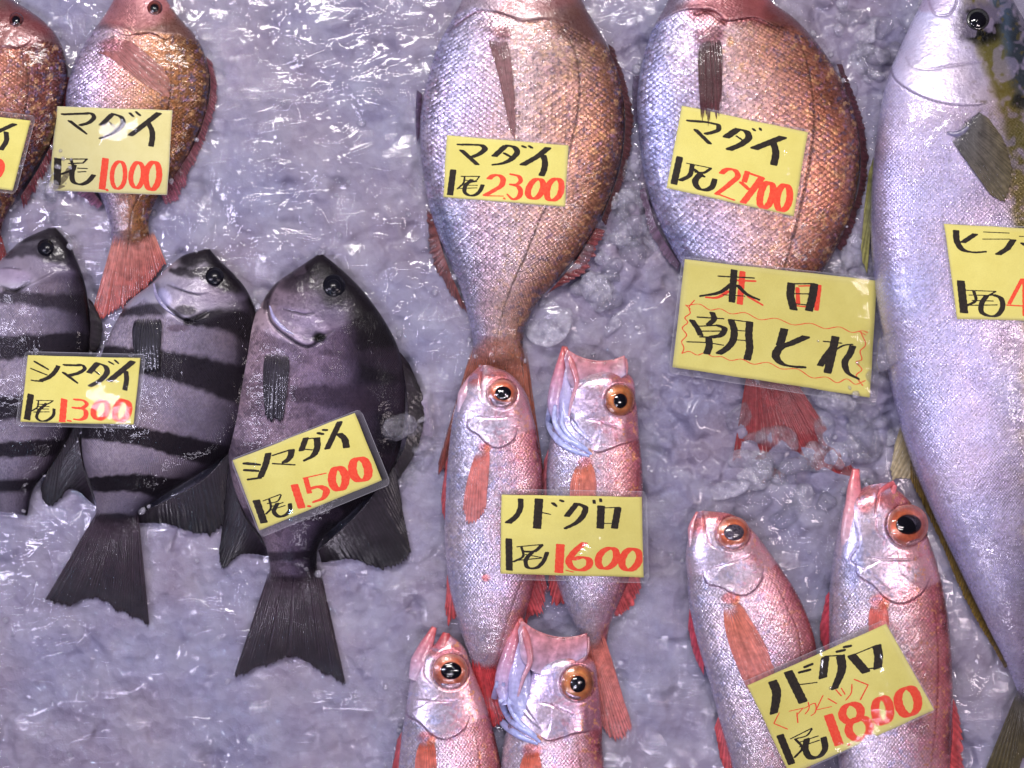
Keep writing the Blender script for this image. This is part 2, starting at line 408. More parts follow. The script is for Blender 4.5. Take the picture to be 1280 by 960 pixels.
# ---------------------------------------------------------------- fish builder
def splat(p):
    """enter points into the running height map"""
    x = np.round(p[:, 0] - GX0).astype(int); y = np.round(p[:, 1] - GY0).astype(int)
    for dx in (0, 1, -1):
        for dy in (0, 1, -1):
            a = x + dx; b = y + dy; m = (a >= 0) & (a < gw) & (b >= 0) & (b < gh)
            np.maximum.at(HM, (b[m], a[m]), p[m, 2].astype(np.float32))
def hz(x, y, r=0):
    xi = np.clip(np.round(np.asarray(x) - GX0).astype(int), 0, gw - 1); yi = np.clip(np.round(np.asarray(y) - GY0).astype(int), 0, gh - 1)
    return HM[yi, xi]

class Body:
    """closed fish body lofted between a traced belly edge and back edge, then sculpted and painted"""
    def __init__(s, pairs, T, z0, pitch=1.3, pw=.62, sec=.85, reverse=False):
        s.z0 = z0; P = np.asarray(pairs, float)
        L, R = P[:, :2], P[:, 2:]
        mid = (L + R) / 2; ln = np.linalg.norm(np.diff(mid, axis=0), axis=1).sum()
        nt = int(ln / pitch)
        A = catmull(np.hstack([mid, L, R]), nt); Lc, Rc = A[:, 2:4], A[:, 4:6]; M_ = A[:, :2]
        hw = np.linalg.norm(Rc - Lc, axis=1) / 2; s.hw = hw
        # round off the front so that the outline closes softly
        hm = hw.max(); nv = int(hm * 2 / pitch * 1.25)
        top = np.linspace(0, np.pi, nv); bot = np.linspace(np.pi, 2 * np.pi, 14)[1:-1]
        th = np.concatenate([top, bot]); s.nv = len(th); s.ntop = nv; s.nt = nt
        v = (1 - np.cos(th)) / 2
        Vv, _ = np.meshgrid(v, np.zeros(nt)); s.v = Vv
        x = Lc[:, :1] * (1 - Vv) + Rc[:, :1] * Vv; y = Lc[:, 1:] * (1 - Vv) + Rc[:, 1:] * Vv
        tt = np.linspace(0, 1, nt); Tt = T * (hw / hm) ** pw * np.clip((1 - tt) / .07, 0.02, 1) ** .5; z0 = np.interp(tt, [0, .85, 1], [z0, z0, max(z0 * .8, 4)])[:, None]; sn = np.sin(th)
        z = z0 + Tt[:, None] * np.sign(sn)[None] * np.abs(sn)[None] ** sec
        z[:, nv:] = z0 + (z[:, nv:] - z0) * .5; z0 = s.z0
        s.x, s.y, s.z = x, y, z; s.top = np.zeros(s.nv, bool); s.top[:nv] = True
        s.t = np.linspace(0, 1, nt)[:, None] * np.ones((1, s.nv))
        ds = np.concatenate([[0], np.linalg.norm(np.diff(M_, axis=0), axis=1)])
        s.ds = ds; s.M = M_; s.L, s.R = Lc, Rc
        s.col = np.zeros((nt, s.nv, 3)); s.mask = np.ones((nt, s.nv)); s.met = np.ones((nt, s.nv))
        s.edge = np.clip(np.abs(np.sin(th)), 0, 1)[None, :] * np.ones((nt, 1))
    def grad(s, stops):
        vv = [a for a, _ in stops]; cs = np.array([srgb(*c) for _, c in stops])
        w = s.v + (fbm(s.x, s.y, 30, 3) - .5) * .12
        for k in range(3): s.col[..., k] = np.interp(w, vv, cs[:, k])
    def band(s, P, w, c, st=1.0, soft=.4, jag=0):
        d, f, _ = segdist(s.x, s.y, catmull(P, 14) if len(P) > 2 else P)
        if jag: d = d + (fbm(s.x, s.y, 7, 9, 2) - .5) * jag
        w = np.asarray(w, float); ww = np.interp(f, np.linspace(0, 1, len(w)), w) if w.ndim else w
        m = (1 - sstep(d, ww * (1 - soft), ww * (1 + soft))) * st
        s.col = s.col * (1 - m[..., None]) + srgb(*c) * m[..., None]; return m
    def blob(s, x, y, rx, ry, c, st=1.0, rot=0):
        a = math.radians(rot); dx, dy = s.x - x, s.y - y; u = dx * math.cos(a) + dy * math.sin(a); w = -dx * math.sin(a) + dy * math.cos(a)
        q = (u / rx) ** 2 + (w / ry) ** 2 + (fbm(s.x, s.y, 12, 21, 2) - .5) * .7
        m = (1 - sstep(q, .35, 1.3)) * st; s.col = s.col * (1 - m[..., None]) + srgb(*c) * m[..., None]; return m
    def speckle(s, size, thr, c, st=.6, seed=3, where=None):
        q = vn(s.x, s.y, size, seed) * .6 + vn(s.x, s.y, size * .45, seed + 1) * .4
        m = sstep(q, thr, thr + .12) * st
        if where is not None: m = m * where
        s.col = s.col * (1 - m[..., None]) + srgb(*c) * m[..., None]
    def groove(s, P, w, h, c=None, st=.8, cw=None):
        P = catmull(P, max(10, 5 * len(P))); d, f, _ = segdist(s.x, s.y, P); e = np.sin(np.pi * np.clip(f, .04, .96)) ** .35
        s.z -= np.where(s.top[None], h * np.exp(-(d / w) ** 2) * e, 0)
        if c is not None:
            m = np.exp(-(d / (cw or w)) ** 2) * st * e; s.col = s.col * (1 - m[..., None]) + srgb(*c) * m[..., None]
    def plate(s, P, h, fall, side=1):
        """raised plate whose edge is P; side picks which side is raised"""
        P = catmull(P, max(12, 5 * len(P))); d, f, sd = segdist(s.x, s.y, P); e = np.clip(np.sin(np.pi * np.clip(f, 0, 1)) * 2.2, 0, 1)
        e = np.where((f <= .001) | (f >= .999), 0, e)
        s.z += np.where((sd == side) & s.top[None], h * np.exp(-d / fall) * sstep(d, 0, .8) * e, 0)
    def bulge(s, x, y, r, h, ry=None):
        q = np.exp(-(((s.x - x) / r) ** 2 + ((s.y - y) / (ry or r)) ** 2)); s.z += np.where(s.top[None], h * q, 0)
    def headline(s, P, soft=4):
        """no scales above this line"""
        P = np.asarray(P, float); o = np.argsort(P[:, 0]); yl = np.interp(s.x, P[o, 0], P[o, 1])
        s.hl = sstep(s.y - yl, -soft, soft); s.mask *= s.hl
    def build(s, name, parent, mat, Ls, reg=True, colnoise=.10, wide=.80):
        hm = s.hw.max(); w = s.hw / hm
        a = np.cumsum(s.ds / (Ls * np.maximum(w, .3) ** .55)); 
        rows = 2 * hm / (Ls * wide)
        a2 = a[:, None] * np.ones((1, s.nv)); b2 = s.v * rows
        # belly and back scales run finer
        sc = np.stack([a2, b2, s.mask], -1)
        q = (fbm(s.x, s.y, 26, 41, 3) - .5) * 2; q2 = (fbm(s.x, s.y, 60, 47, 2) - .5) * 2
        s.col = np.clip(s.col * (1 + colnoise * q[..., None] + np.stack([q2, q2 * 0, -q2], -1) * .10), .002, .95)
        n_, m_ = s.nt, s.nv
        V = np.stack([s.x, s.y, s.z], -1).reshape(-1, 3)
        F1 = gridfaces(n_, m_)
        i = np.arange(n_ - 1); F2 = np.stack([i * m_ + m_ - 1, (i + 1) * m_ + m_ - 1, (i + 1) * m_, i * m_], 1)
        Fq = np.vstack([F1, F2])
        # caps
        c0 = np.array([V[:m_].mean(0), V[-m_:].mean(0)]); V = np.vstack([V, c0]); k = n_ * m_
        j = np.arange(m_); jn = (j + 1) % m_
        ca = np.stack([np.full(m_, k), j, jn, np.full(m_, k)], 1)
        tri = [(k, int(b_), int(a_)) for a_, b_ in zip(j, jn)] + [(k + 1, (n_ - 1) * m_ + int(a_), (n_ - 1) * m_ + int(b_)) for a_, b_ in zip(j, jn)]
        # quads only: end caps as tiny quads fanned
        capq = []
        for base in (0, (n_ - 1) * m_):
            cc = k if base == 0 else k + 1
            for q_ in range(0, m_ - 1, 2):
                f = [cc, base + q_, base + q_ + 1, base + (q_ + 2) % m_]
                capq.append(f if base else f[::-1])
        Fq = np.vstack([Fq, np.array(capq)])[:, ::-1]
        C4 = np.concatenate([s.col, s.met[..., None]], -1).reshape(-1, 4); C4 = np.vstack([C4, C4[0], C4[-1]])
        S3 = sc.reshape(-1, 3); S3 = np.vstack([S3, S3[0], S3[-1]])
        o = mesh_obj(name, V, Fq, mat, parent, True, {'col': C4, 'sc': S3})
        if reg: splat(np.stack([s.x[:, :s.ntop].ravel(), s.y[:, :s.ntop].ravel(), s.z[:, :s.ntop].ravel()], 1))
        s.o = o; return o

def fin(name, parent, base, tip, c0, c1, rays=12, z=(2, 2), surf=None, op=(1, .8), ragged=.06, ridge=.5, m=22, seed=1, mat=None, curl=0, spec=True, raydark=.55, thick=.7, reg=False, belly=.32):
    nu = int(rays * 1.5) * 4 + 1
    base = np.asarray(base, float); fade = name in ('tail_fin', 'pectoral_fin')
    if name == 'tail_fin':
        dr = np.mean(np.asarray(tip, float), 0) - base.mean(0); base = base - dr / np.linalg.norm(dr) * 16; base = base.mean(0) + (base - base.mean(0)) * .93
    B = catmull(base, nu); T = catmull(tip, nu); rg = np.random.default_rng(seed)
    u = np.linspace(0, 1, nu); w = np.linspace(0, 1, m)[:, None]
    rays = int(rays * 1.5); ridge = ridge * .45; ph = u * rays + .75 * (vn(u * rays, u * 0, 2.1, seed + 77) - .5) * 2; rayp = np.cos(ph * 2 * np.pi) * .5 + .5            # 1 on a ray
    jit = np.interp(np.clip(ph, 0, rays), np.arange(rays + 1), rg.uniform(-1, 1, rays + 1))
    ext = 1 - ragged * (1 - rayp) * .8 + ragged * jit * .7
    x = B[None, :, 0] + (T[None, :, 0] - B[None, :, 0]) * w * ext[None]; y = B[None, :, 1] + (T[None, :, 1] - B[None, :, 1]) * w * ext[None]
    if name == 'pectoral_fin':
        k_ = 1.15 * np.sin(np.pi * np.clip(w, 0, 1) ** .55); mx_ = x.mean(1, keepdims=True); my_ = y.mean(1, keepdims=True); x = mx_ + (x - mx_) * (1 + k_ * belly); y = my_ + (y - my_) * (1 + k_ * belly)
    wav = (vn(x, y, 18, seed) - .5) * 2.0
    if surf is not None:
        zz = hz(x, y); 
        zz = np.maximum.accumulate(zz, 0) * 0 + zz
        k = np.ones(5) / 5
        for _ in range(2):
            zz = np.apply_along_axis(lambda q: np.convolve(np.pad(q, 2, 'edge'), k, 'valid'), 0, zz); zz = np.apply_along_axis(lambda q: np.convolve(np.pad(q, 2, 'edge'), k, 'valid'), 1, zz)
        Z = zz + (surf[0] + (surf[1] - surf[0]) * w + wav * .4) * (1 - (1 - w) ** 7 * 1.9)
    else:
        Z = z[0] + (z[1] - z[0]) * w + wav * w + curl * w * (1 - w) * 4 + 0 * x
    if name == 'tail_fin':
        q_ = hz(B[:, 0], B[:, 1])[None] + .6; z1_ = z[1]; Z = z1_ + (q_ - z1_) * (1 - w) ** 2.2 + wav * w
    Z = Z + ridge * (rayp[None] - .5) * (1 - .5 * w)
    cs = srgb(*c0) * (1 - w[..., None]) + srgb(*c1) * w[..., None]
    raydark = raydark + (1 - raydark) * .35; rr = (raydark + (1 - raydark) * rayp * (.6 + .4 * vn(ph, ph * 0, 1.7, seed)))[None, :, None]
    st = (1 + .5 * (vn(x, y, 5, seed + 5) - .5) + .35 * (vn(u[None] * 400 + w * 0, w * 30, 6, seed + 6) - .5))[..., None]
    col = np.clip(cs * rr * st, .001, .95)
    op_ = (op[0] + (op[1] - op[0]) * w) * (1 - (1 - rayp[None]) * .35 * w) if op[1] < 1 else np.ones_like(x)
    if fade: op_ = op_ * sstep(w + .05 * np.sin(ph * 6.28)[None], .03, .30 if name == 'pectoral_fin' else .16)
    C4 = np.concatenate([col, (op_ + 0 * x)[..., None]], -1).reshape(-1, 4)
    V = np.stack([x, y, Z], -1).reshape(-1, 3)
    Fq = gridfaces(m, nu)
    V2 = V.copy(); V2[:, 2] -= thick; k = len(V)
    rim = []
    per = [(0, j) for j in range(nu)] + [(i, nu - 1) for i in range(1, m)] + [(m - 1, j) for j in range(nu - 2, -1, -1)] + [(i, 0) for i in range(m - 2, 0, -1)]
    ids = [i * nu + j for i, j in per]
    for a_, b_ in zip(ids, ids[1:] + ids[:1]): rim.append((a_, b_, b_ + k, a_ + k))
    Fa = np.vstack([Fq, Fq[:, ::-1] + k, np.array(rim)])
    o = mesh_obj(name, np.vstack([V, V2]), Fa, mat or M['fin'], parent, True, {'col': np.vstack([C4, C4])})
    if reg: splat(V)
    return o

def tube(name, parent, P, rad, c0, c1, flat=.7, z=None, surf=None, mat=None, seg=12, n=30, reg=False, op=1.0):
    P = np.asarray(P, float); A = catmull(P[:, :2], n); r = np.interp(np.linspace(0, 1, n), np.linspace(0, 1, len(rad)), rad)
    if surf is not None:
        zc = hz(A[:, 0], A[:, 1]); k = np.ones(5) / 5; zc = np.convolve(np.pad(zc, 2, 'edge'), k, 'valid'); zc = zc + surf
    else: zc = np.interp(np.linspace(0, 1, n), np.linspace(0, 1, len(z)), z) - 4
    T = np.gradient(A, axis=0); T /= np.linalg.norm(T, axis=1)[:, None] + 1e-9; N = np.stack([-T[:, 1], T[:, 0]], 1)
    th = np.linspace(0, 2 * np.pi, seg, endpoint=False)
    x = A[:, :1] + N[:, :1] * np.cos(th) * r[:, None]; y = A[:, 1:] + N[:, 1:] * np.cos(th) * r[:, None]
    Z = zc[:, None] + np.sin(th)[None] * r[:, None] * flat
    V = np.stack([x, y, Z], -1).reshape(-1, 3); Fq = gridfaces(n, seg)
    i = np.arange(n - 1); Fq = np.vstack([Fq, np.stack([i * seg + seg - 1, (i + 1) * seg + seg - 1, (i + 1) * seg, i * seg], 1)])
    w = np.linspace(0, 1, n)[:, None, None]; col = srgb(*c0) * (1 - w) + srgb(*c1) * w + np.zeros((n, seg, 1))
    col = col * (1 + .3 * (fbm(x, y, 8, 4, 2) - .5))[..., None]
    C4 = np.concatenate([col, np.full((n, seg, 1), op)], -1).reshape(-1, 4)
    cap = []
    for b_ in (0, (n - 1) * seg):
        for q_ in range(1, seg - 2, 2): cap.append([b_, b_ + q_, b_ + q_ + 1, b_ + q_ + 2][:: (1 if b_ else -1)])
    Fq = np.vstack([Fq, np.array(cap)])
    o = mesh_obj(name, V, Fq, mat or M['flesh'], parent, True, {'col': np.clip(C4, .001, 1)})
    if reg: splat(V)
    return o

def dome(name, parent, cx, cy, rx, ry, z, h, cols, mat, rot=0, n=16, m=40, sq=2.0, tip=(0, 0)):
    """cols: [(radius fraction, srgb)]"""
    r = np.linspace(0.02, 1, n)[:, None]; th = np.linspace(0, 2 * np.pi, m, endpoint=False)[None]
    a = math.radians(rot); X = r * np.cos(th) * rx; Y = r * np.sin(th) * ry
    x = cx + X * math.cos(a) - Y * math.sin(a); y = cy + X * math.sin(a) + Y * math.cos(a)
    zz = z + h * (1 - r ** sq) + 0 * th + tip[0] * (x - cx) + tip[1] * (y - cy)
    V = np.stack([x, y, zz], -1).reshape(-1, 3); Fq = gridfaces(n, m)
    i = np.arange(n - 1); Fq = np.vstack([Fq, np.stack([i * m + m - 1, (i + 1) * m + m - 1, (i + 1) * m, i * m], 1)])
    cap = np.array([[0, q, q + 1, q + 2] for q in range(1, m - 2, 2)]); Fq = np.vstack([Fq, cap[:, ::-1]])[:, ::-1]
    C = np.stack([np.interp(r[:, 0], [c[0] for c in cols], [srgb(*c[1])[k] for c in cols]) for k in range(3)], -1)[:, None, :] * np.ones((1, m, 1))
    C = C * (1 + .45 * (vn(x, y, rx * .35, 7) - .5) * (r > .45))[..., None]
    C4 = np.clip(np.concatenate([C, np.ones((n, m, 1))], -1).reshape(-1, 4), .001, 1)
    # skirt down into the socket
    Vb = V[-m:].copy(); Vb[:, 2] -= 5; k = len(V); j = np.arange(m); jn = (j + 1) % m
    sk = np.stack([k - m + j, k - m + jn, k + jn, k + j], 1)
    return mesh_obj(name, np.vstack([V, Vb]), np.vstack([Fq, sk]), mat, parent, True, {'col': np.vstack([C4, C4[-m:]])})

def eye(parent, x, y, r, pr, iris, rot=0, pf=(1, 1), off=(0, 0), h=.45, asp=1.0, rimc=(70, 25, 25), pz=0, z=None, dz=0, pm='pupil', cor=True):
    zb = float(np.median(hz(x + np.cos(np.linspace(0, 6.28, 24)) * r * .9, y + np.sin(np.linspace(0, 6.28, 24)) * r * .9 * asp))) - .8 + dz
    # tilt with the head
    gx_ = float(hz(x + r, y) - hz(x - r, y)) / (2 * r) * .7; gy_ = float(hz(x, y + r) - hz(x, y - r)) / (2 * r) * .7
    gx_ = max(-.5, min(.5, gx_)); gy_ = max(-.5, min(.5, gy_))
    e = dome('eye', parent, x, y, r, r * asp, zb, r * h, [(0, iris[0]), (.5, iris[0]), (.62, iris[1]), (.8, iris[2]), (.93, iris[3]), (1, rimc)], M['iris'] if cor else M['dull_pupil'], rot, 22, 48, 2.2, (gx_, gy_))
    zc = zb + r * h * (1 - (np.hypot(*off) / r) ** 2.2) + gx_ * off[0] + gy_ * off[1]
    q = dome('pupil', parent, x + off[0], y + off[1], pr * pf[0], pr * pf[1], zc - pr * .06, pr * .34, [(0, (5, 5, 8)), (1, (5, 5, 8))], M[pm], rot, 10, 30, 2.0, (gx_, gy_))
    c = dome('cornea', parent, x, y, r * .97, r * .97 * asp, zb + .2, r * h + pr * .34 + .8, [(0, (5, 5, 8)), (1, (5, 5, 8))], M['cornea'], rot, 14, 40, 2.2, (gx_, gy_))
    for s_ in (q, c):
        s_.parent = e
    if not cor: bpy.data.objects.remove(c)
    return e
# ================================================================= sea breams (madai)
def madai(parent, pairs, T, z0, head, lateral, Ls, cols, pitch=1.3, extra=None):
    b = Body(pairs, T, z0, pitch)
    b.grad(cols); b.headline(head, 3)
    hm = 1 - b.hl if hasattr(b, 'hl') else 0
    hn = hm * (.55 + .4 * fbm(b.x, b.y, 16, 61, 3)); b.col = b.col * (1 - hn[..., None]) + srgb(92, 70, 78) * hn[..., None]; b.mask = np.maximum(b.mask, .3 * hm * (b.x < b.M[:, 0].mean()))
    b.speckle(4.5, .62, (70, 85, 120), .55, 5, sstep(b.v, .45, .7) * b.mask)
    b.speckle(5, .64, (200, 150, 190), .22, 15, b.mask)
    b.speckle(5, .62, (235, 190, 130), .4, 25, sstep(b.v, .25, .5) * b.mask)
    for P in lateral: b.groove(P, 1.3, .8, (45, 22, 20), .8, 1.35)
    if extra: extra(b)
    b.met = np.clip(.35 + b.mask * .65, 0, 1) * (1 - .35 * sstep(b.v, .8, 1))
    b.build('body', parent, M['madai'], Ls * .86, wide=1.4)
    return b
mcols = [(0, (165, 165, 195)), (.14, (190, 188, 214)), (.3, (212, 190, 202)), (.5, (226, 200, 196)), (.72, (210, 168, 150)), (.88, (160, 114, 90)), (1, (80, 48, 44))]

fc = thing('sea_bream', 'large pink sea bream with the 2300 price card on its side', 'fish', 650, 220)
def ex(b):
    b.plate([(600, 12), (630, 18), (650, 27), (675, 23), (705, 30), (735, 20)], 1.6, 16, -1)
    b.groove([(560, 40), (600, 14), (640, 22), (655, 27), (690, 24), (712, 28)], 1.6, 1.4, (92, 34, 38), .8, 2.4)
    b.blob(660, 0, 60, 18, (126, 76, 78), .6); b.blob(725, 30, 40, 26, (84, 52, 46), .6); b.blob(600, 0, 30, 16, (170, 160, 176), .5)
    b.blob(628, 40, 16, 10, (120, 70, 76), .75); b.bulge(622, 40, 15, 4)
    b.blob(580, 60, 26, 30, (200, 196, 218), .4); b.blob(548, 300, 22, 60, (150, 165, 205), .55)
    b.blob(620, 440, 30, 18, (205, 130, 84), .6)
b = madai(fc, [(640, -95, 652, -97), (608, -60, 690, -70), (588, -20, 715, -22), (567, 20, 737, 18), (548, 55, 758, 55), (535, 95, 774, 95), (526, 140, 780, 140), (525, 180, 778, 185),
               (531, 230, 767, 232), (541, 275, 749, 275), (556, 315, 725, 315), (571, 350, 698, 348), (583, 388, 667, 385), (591, 425, 654, 425), (590, 458, 658, 460)],
          46, 7, [(520, 66), (545, 32), (590, 8), (640, 22), (700, 28), (760, 60)],
          [[(703, 35), (718, 62), (724, 95), (722, 135), (712, 185), (697, 230), (676, 272), (655, 325), (638, 362), (626, 400), (619, 440)]], 7.6, mcols, 1.25, ex)
eye(fc, 700, -42, 14, 6, [(150, 90, 60), (170, 90, 60), (120, 60, 50), (80, 40, 40)])
fin('pectoral_fin', fc, [(611, 41), (620, 36), (629, 40)], [(630, 120), (637, 160), (642, 175), (644, 122)], (120, 80, 84), (150, 108, 110), 12, surf=(2.5, 2.0), op=(1, .72), ragged=.05, ridge=1.3, seed=3, m=30)
fin('anal_fin', fc, [(541, 270), (556, 322), (576, 372)], [(533, 262), (539, 322), (562, 366), (588, 395)], (120, 66, 62), (110, 70, 72), 12, z=(9, 3), op=(1, .8), ragged=.2, ridge=1.0, seed=4)
fin('pelvic_fin', fc, [(528, 118), (524, 172)], [(521, 112), (519, 150), (521, 178)], (62, 40, 58), (95, 80, 110), 4, z=(8, 4), op=(1, .7), seed=5)
fin('dorsal_fin', fc, [(760, 55), (781, 140), (776, 205), (752, 275)], [(768, 60), (791, 140), (784, 212), (757, 282)], (78, 48, 46), (96, 58, 62), 22, z=(12, 5), op=(1, .8), ragged=.22, ridge=1.4, seed=6)
fin('dorsal_fin', fc, [(745, 285), (720, 325), (680, 372)], [(757, 288), (726, 345), (690, 362)], (110, 52, 50), (140, 70, 74), 10, z=(10, 4), op=(1, .75), ragged=.25, ridge=1.0, seed=7)
fin('tail_fin', fc, [(588, 446), (622, 462), (660, 450)], [(546, 585), (566, 600), (618, 560), (672, 640), (690, 668)], (150, 86, 66), (118, 54, 50), 26, z=(9, 3), op=(1, .9), ragged=.06, ridge=1.0, m=34, seed=8)

fd = thing('sea_bream', 'large copper sea bream with the 2700 card, its red tail buried in ice', 'fish', 940, 200)
def ex(b):
    b.plate([(800, 70), (815, 40), (850, 14), (880, 12), (905, 26), (945, 22), (978, 34), (990, 24)], 3.4, 22, -1)
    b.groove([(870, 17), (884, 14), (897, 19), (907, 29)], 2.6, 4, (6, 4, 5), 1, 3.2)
    b.groove([(905, 27), (940, 24), (975, 34), (988, 28)], 1.5, 1.2, (84, 30, 36), .8, 2.6)
    b.blob(925, 12, 75, 22, (138, 70, 74), .8); b.blob(985, 20, 35, 24, (84, 44, 44), .7)
    b.blob(885, 45, 24, 14, (120, 62, 66), .75); b.bulge(884, 44, 16, 4); b.blob(913, 52, 6, 8, (190, 140, 80), .7)
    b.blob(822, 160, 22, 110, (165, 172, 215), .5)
b = madai(fd, [(880, -95, 895, -98), (855, -60, 930, -66), (842, -22, 948, -24), (833, 5, 965, 2), (820, 27, 992, 22), (808, 57, 1020, 52), (799, 95, 1045, 88), (796, 135, 1064, 128), (799, 180, 1074, 175),
               (806, 225, 1073, 225), (820, 270, 1063, 270), (842, 315, 1043, 315), (870, 360, 1014, 360), (900, 400, 990, 400), (925, 440, 982, 440), (940, 478, 985, 478)],
          48, 7, [(796, 70), (820, 30), (860, 10), (900, 24), (940, 22), (990, 34), (1030, 60)],
          [[(990, 34), (1006, 68), (1015, 110), (1018, 155), (1012, 205), (1003, 250), (988, 310), (974, 360), (965, 420)]], 8.6,
          [(0, (160, 165, 205)), (.14, (192, 192, 222)), (.3, (206, 190, 208)), (.5, (218, 186, 182)), (.68, (204, 154, 136)), (.88, (170, 112, 88)), (1, (84, 48, 42))], 1.3, ex)
eye(fd, 940, -42, 14, 6, [(150, 90, 60), (170, 90, 60), (120, 60, 50), (80, 40, 40)])
fin('pectoral_fin', fd, [(877, 45), (887, 40), (897, 44)], [(876, 140), (880, 152), (898, 138), (903, 122)], (66, 30, 38), (84, 34, 42), 9, surf=(3, 3), op=(1, .8), ragged=.12, ridge=1.5, raydark=.35, seed=13, m=30)
fin('dorsal_fin', fd, [(1046, 80), (1074, 170), (1074, 230), (1046, 310)], [(1053, 80), (1083, 170), (1082, 236), (1053, 316)], (70, 40, 44), (84, 48, 56), 24, z=(12, 5), op=(1, .85), ragged=.25, ridge=1.4, seed=14)
fin('anal_fin', fd, [(806, 235), (822, 285), (850, 330)], [(799, 238), (812, 292), (846, 340)], (90, 66, 90), (110, 90, 110), 8, z=(8, 4), op=(1, .8), ragged=.2, seed=15)
fin('pelvic_fin', fd, [(799, 95), (797, 150)], [(791, 95), (790, 128), (794, 155)], (66, 52, 74), (95, 85, 110), 4, z=(8, 4), op=(1, .7), seed=16)
fin('tail_fin', fd, [(938, 470), (962, 480), (987, 470)], [(912, 596), (946, 606), (1002, 584), (1052, 606), (1088, 618)], (124, 50, 52), (128, 40, 46), 24, z=(8, -3.0), op=(1, 1), ragged=.05, ridge=1.0, m=34, seed=17)

fb = thing('sea_bream', 'small golden pink sea bream with the stained 1000 price card', 'fish', 170, 160)
def ex(b):
    b.plate([(110, 50), (132, 35), (155, 44), (190, 42), (207, 50), (222, 44)], 2.2, 14, -1)
    b.groove([(132, 27), (150, 30), (172, 44), (190, 42), (207, 50)], 1.1, .9, (120, 60, 70), .7, 1.6)
    b.blob(165, 10, 60, 26, (176, 110, 112), .7); b.blob(222, 30, 22, 24, (100, 66, 56), .6)
    b.blob(140, 56, 20, 9, (165, 98, 108), .7); b.bulge(138, 56, 15, 3)
b = madai(fb, [(165, -38, 175, -40), (150, -15, 200, -12), (132, 17, 222, 20), (113, 43, 243, 43), (93, 78, 257, 72), (83, 112, 262, 100), (83, 145, 257, 140), (92, 180, 244, 175), (106, 215, 222, 215),
               (126, 247, 198, 245), (137, 282, 186, 278), (142, 315, 190, 310)], 34, 7, [(80, 80), (115, 40), (150, 36), (190, 42), (225, 44), (260, 60)],
          [[(205, 50), (213, 72), (215, 98), (211, 130), (200, 180), (185, 225), (166, 262), (161, 300)]], 5.6,
          [(0, (176, 172, 205)), (.16, (208, 194, 214)), (.34, (214, 170, 160)), (.55, (206, 152, 112)), (.75, (158, 108, 62)), (1, (84, 52, 36))], 1.15, ex)
eye(fb, 193, 10, 10, 5, [(40, 20, 20), (120, 60, 50), (130, 60, 55), (90, 40, 40)], h=.4)
fin('pectoral_fin', fb, [(124, 62), (132, 52), (146, 48)], [(150, 78), (190, 112), (212, 122), (212, 96), (196, 78)], (168, 104, 106), (190, 130, 120), 10, surf=(2.2, 1.6), op=(.95, .42), ragged=.05, ridge=.7, seed=23)
fin('dorsal_fin', fb, [(257, 70), (263, 100), (256, 145), (240, 185), (216, 222)], [(266, 78), (272, 112), (262, 160), (246, 200), (224, 235)], (104, 60, 66), (146, 88, 100), 22, z=(11, 4), op=(1, .75), ragged=.2, ridge=1.2, seed=24)
fin('anal_fin', fb, [(96, 200), (112, 232), (128, 255)], [(86, 205), (100, 245), (122, 262)], (110, 60, 76), (140, 100, 130), 8, z=(9, 3), op=(1, .7), ragged=.2, seed=25)
fin('dorsal_fin', fb, [(228, 205), (214, 222), (200, 240)], [(234, 225), (226, 245), (207, 258)], (130, 70, 86), (160, 90, 110), 7, z=(9, 3), op=(.95, .6), ragged=.2, seed=28)
fin('tail_fin', fb, [(140, 308), (165, 316), (192, 304)], [(112, 402), (130, 398), (168, 372), (190, 352), (208, 330)], (196, 128, 116), (166, 78, 74), 22, z=(8, 4), op=(1, .85), ragged=.07, ridge=.8, m=28, seed=26)

fa = thing('sea_bream', 'dark maroon sea bream cut off by the left edge above the striped fish', 'fish', 0, 130)
def ex(b):
    b.groove([(-20, 70), (0, 60), (28, 60), (42, 50)], 1.4, 1.2, (90, 34, 40), .8, 2)
    b.blob(10, 35, 60, 30, (110, 52, 54), .7)
b = madai(fa, [(-30, -10, -5, -12), (-70, 10, 35, 12), (-95, 45, 66, 38), (-110, 85, 84, 82), (-112, 125, 80, 124), (-105, 165, 68, 168), (-85, 210, 46, 208), (-55, 250, 22, 245), (-35, 285, 4, 280), (-30, 315, 0, 310)],
          36, 7, [(-110, 80), (-20, 66), (30, 58), (60, 50), (90, 70)], [[(26, 62), (34, 85), (35, 110), (29, 150), (10, 200), (-10, 250)]], 6.0,
          [(0, (120, 100, 120)), (.3, (150, 105, 105)), (.6, (165, 110, 82)), (.82, (112, 64, 52)), (1, (60, 26, 30))], 1.3, ex)
eye(fa, 20, 25, 9.5, 5, [(40, 15, 15), (100, 44, 40), (110, 50, 50), (80, 34, 36)], h=.4)
fin('dorsal_fin', fa, [(84, 95), (76, 145), (54, 200), (26, 245)], [(90, 100), (84, 152), (60, 215), (30, 262)], (90, 34, 42), (100, 40, 52), 22, z=(10, 4), op=(1, .8), ragged=.3, ridge=1.2, seed=34)
fin('tail_fin', fa, [(-32, 305), (-15, 315), (2, 306)], [(-50, 360), (-20, 352), (0, 340), (12, 332)], (130, 50, 52), (120, 50, 50), 12, z=(6, 2), seed=35)

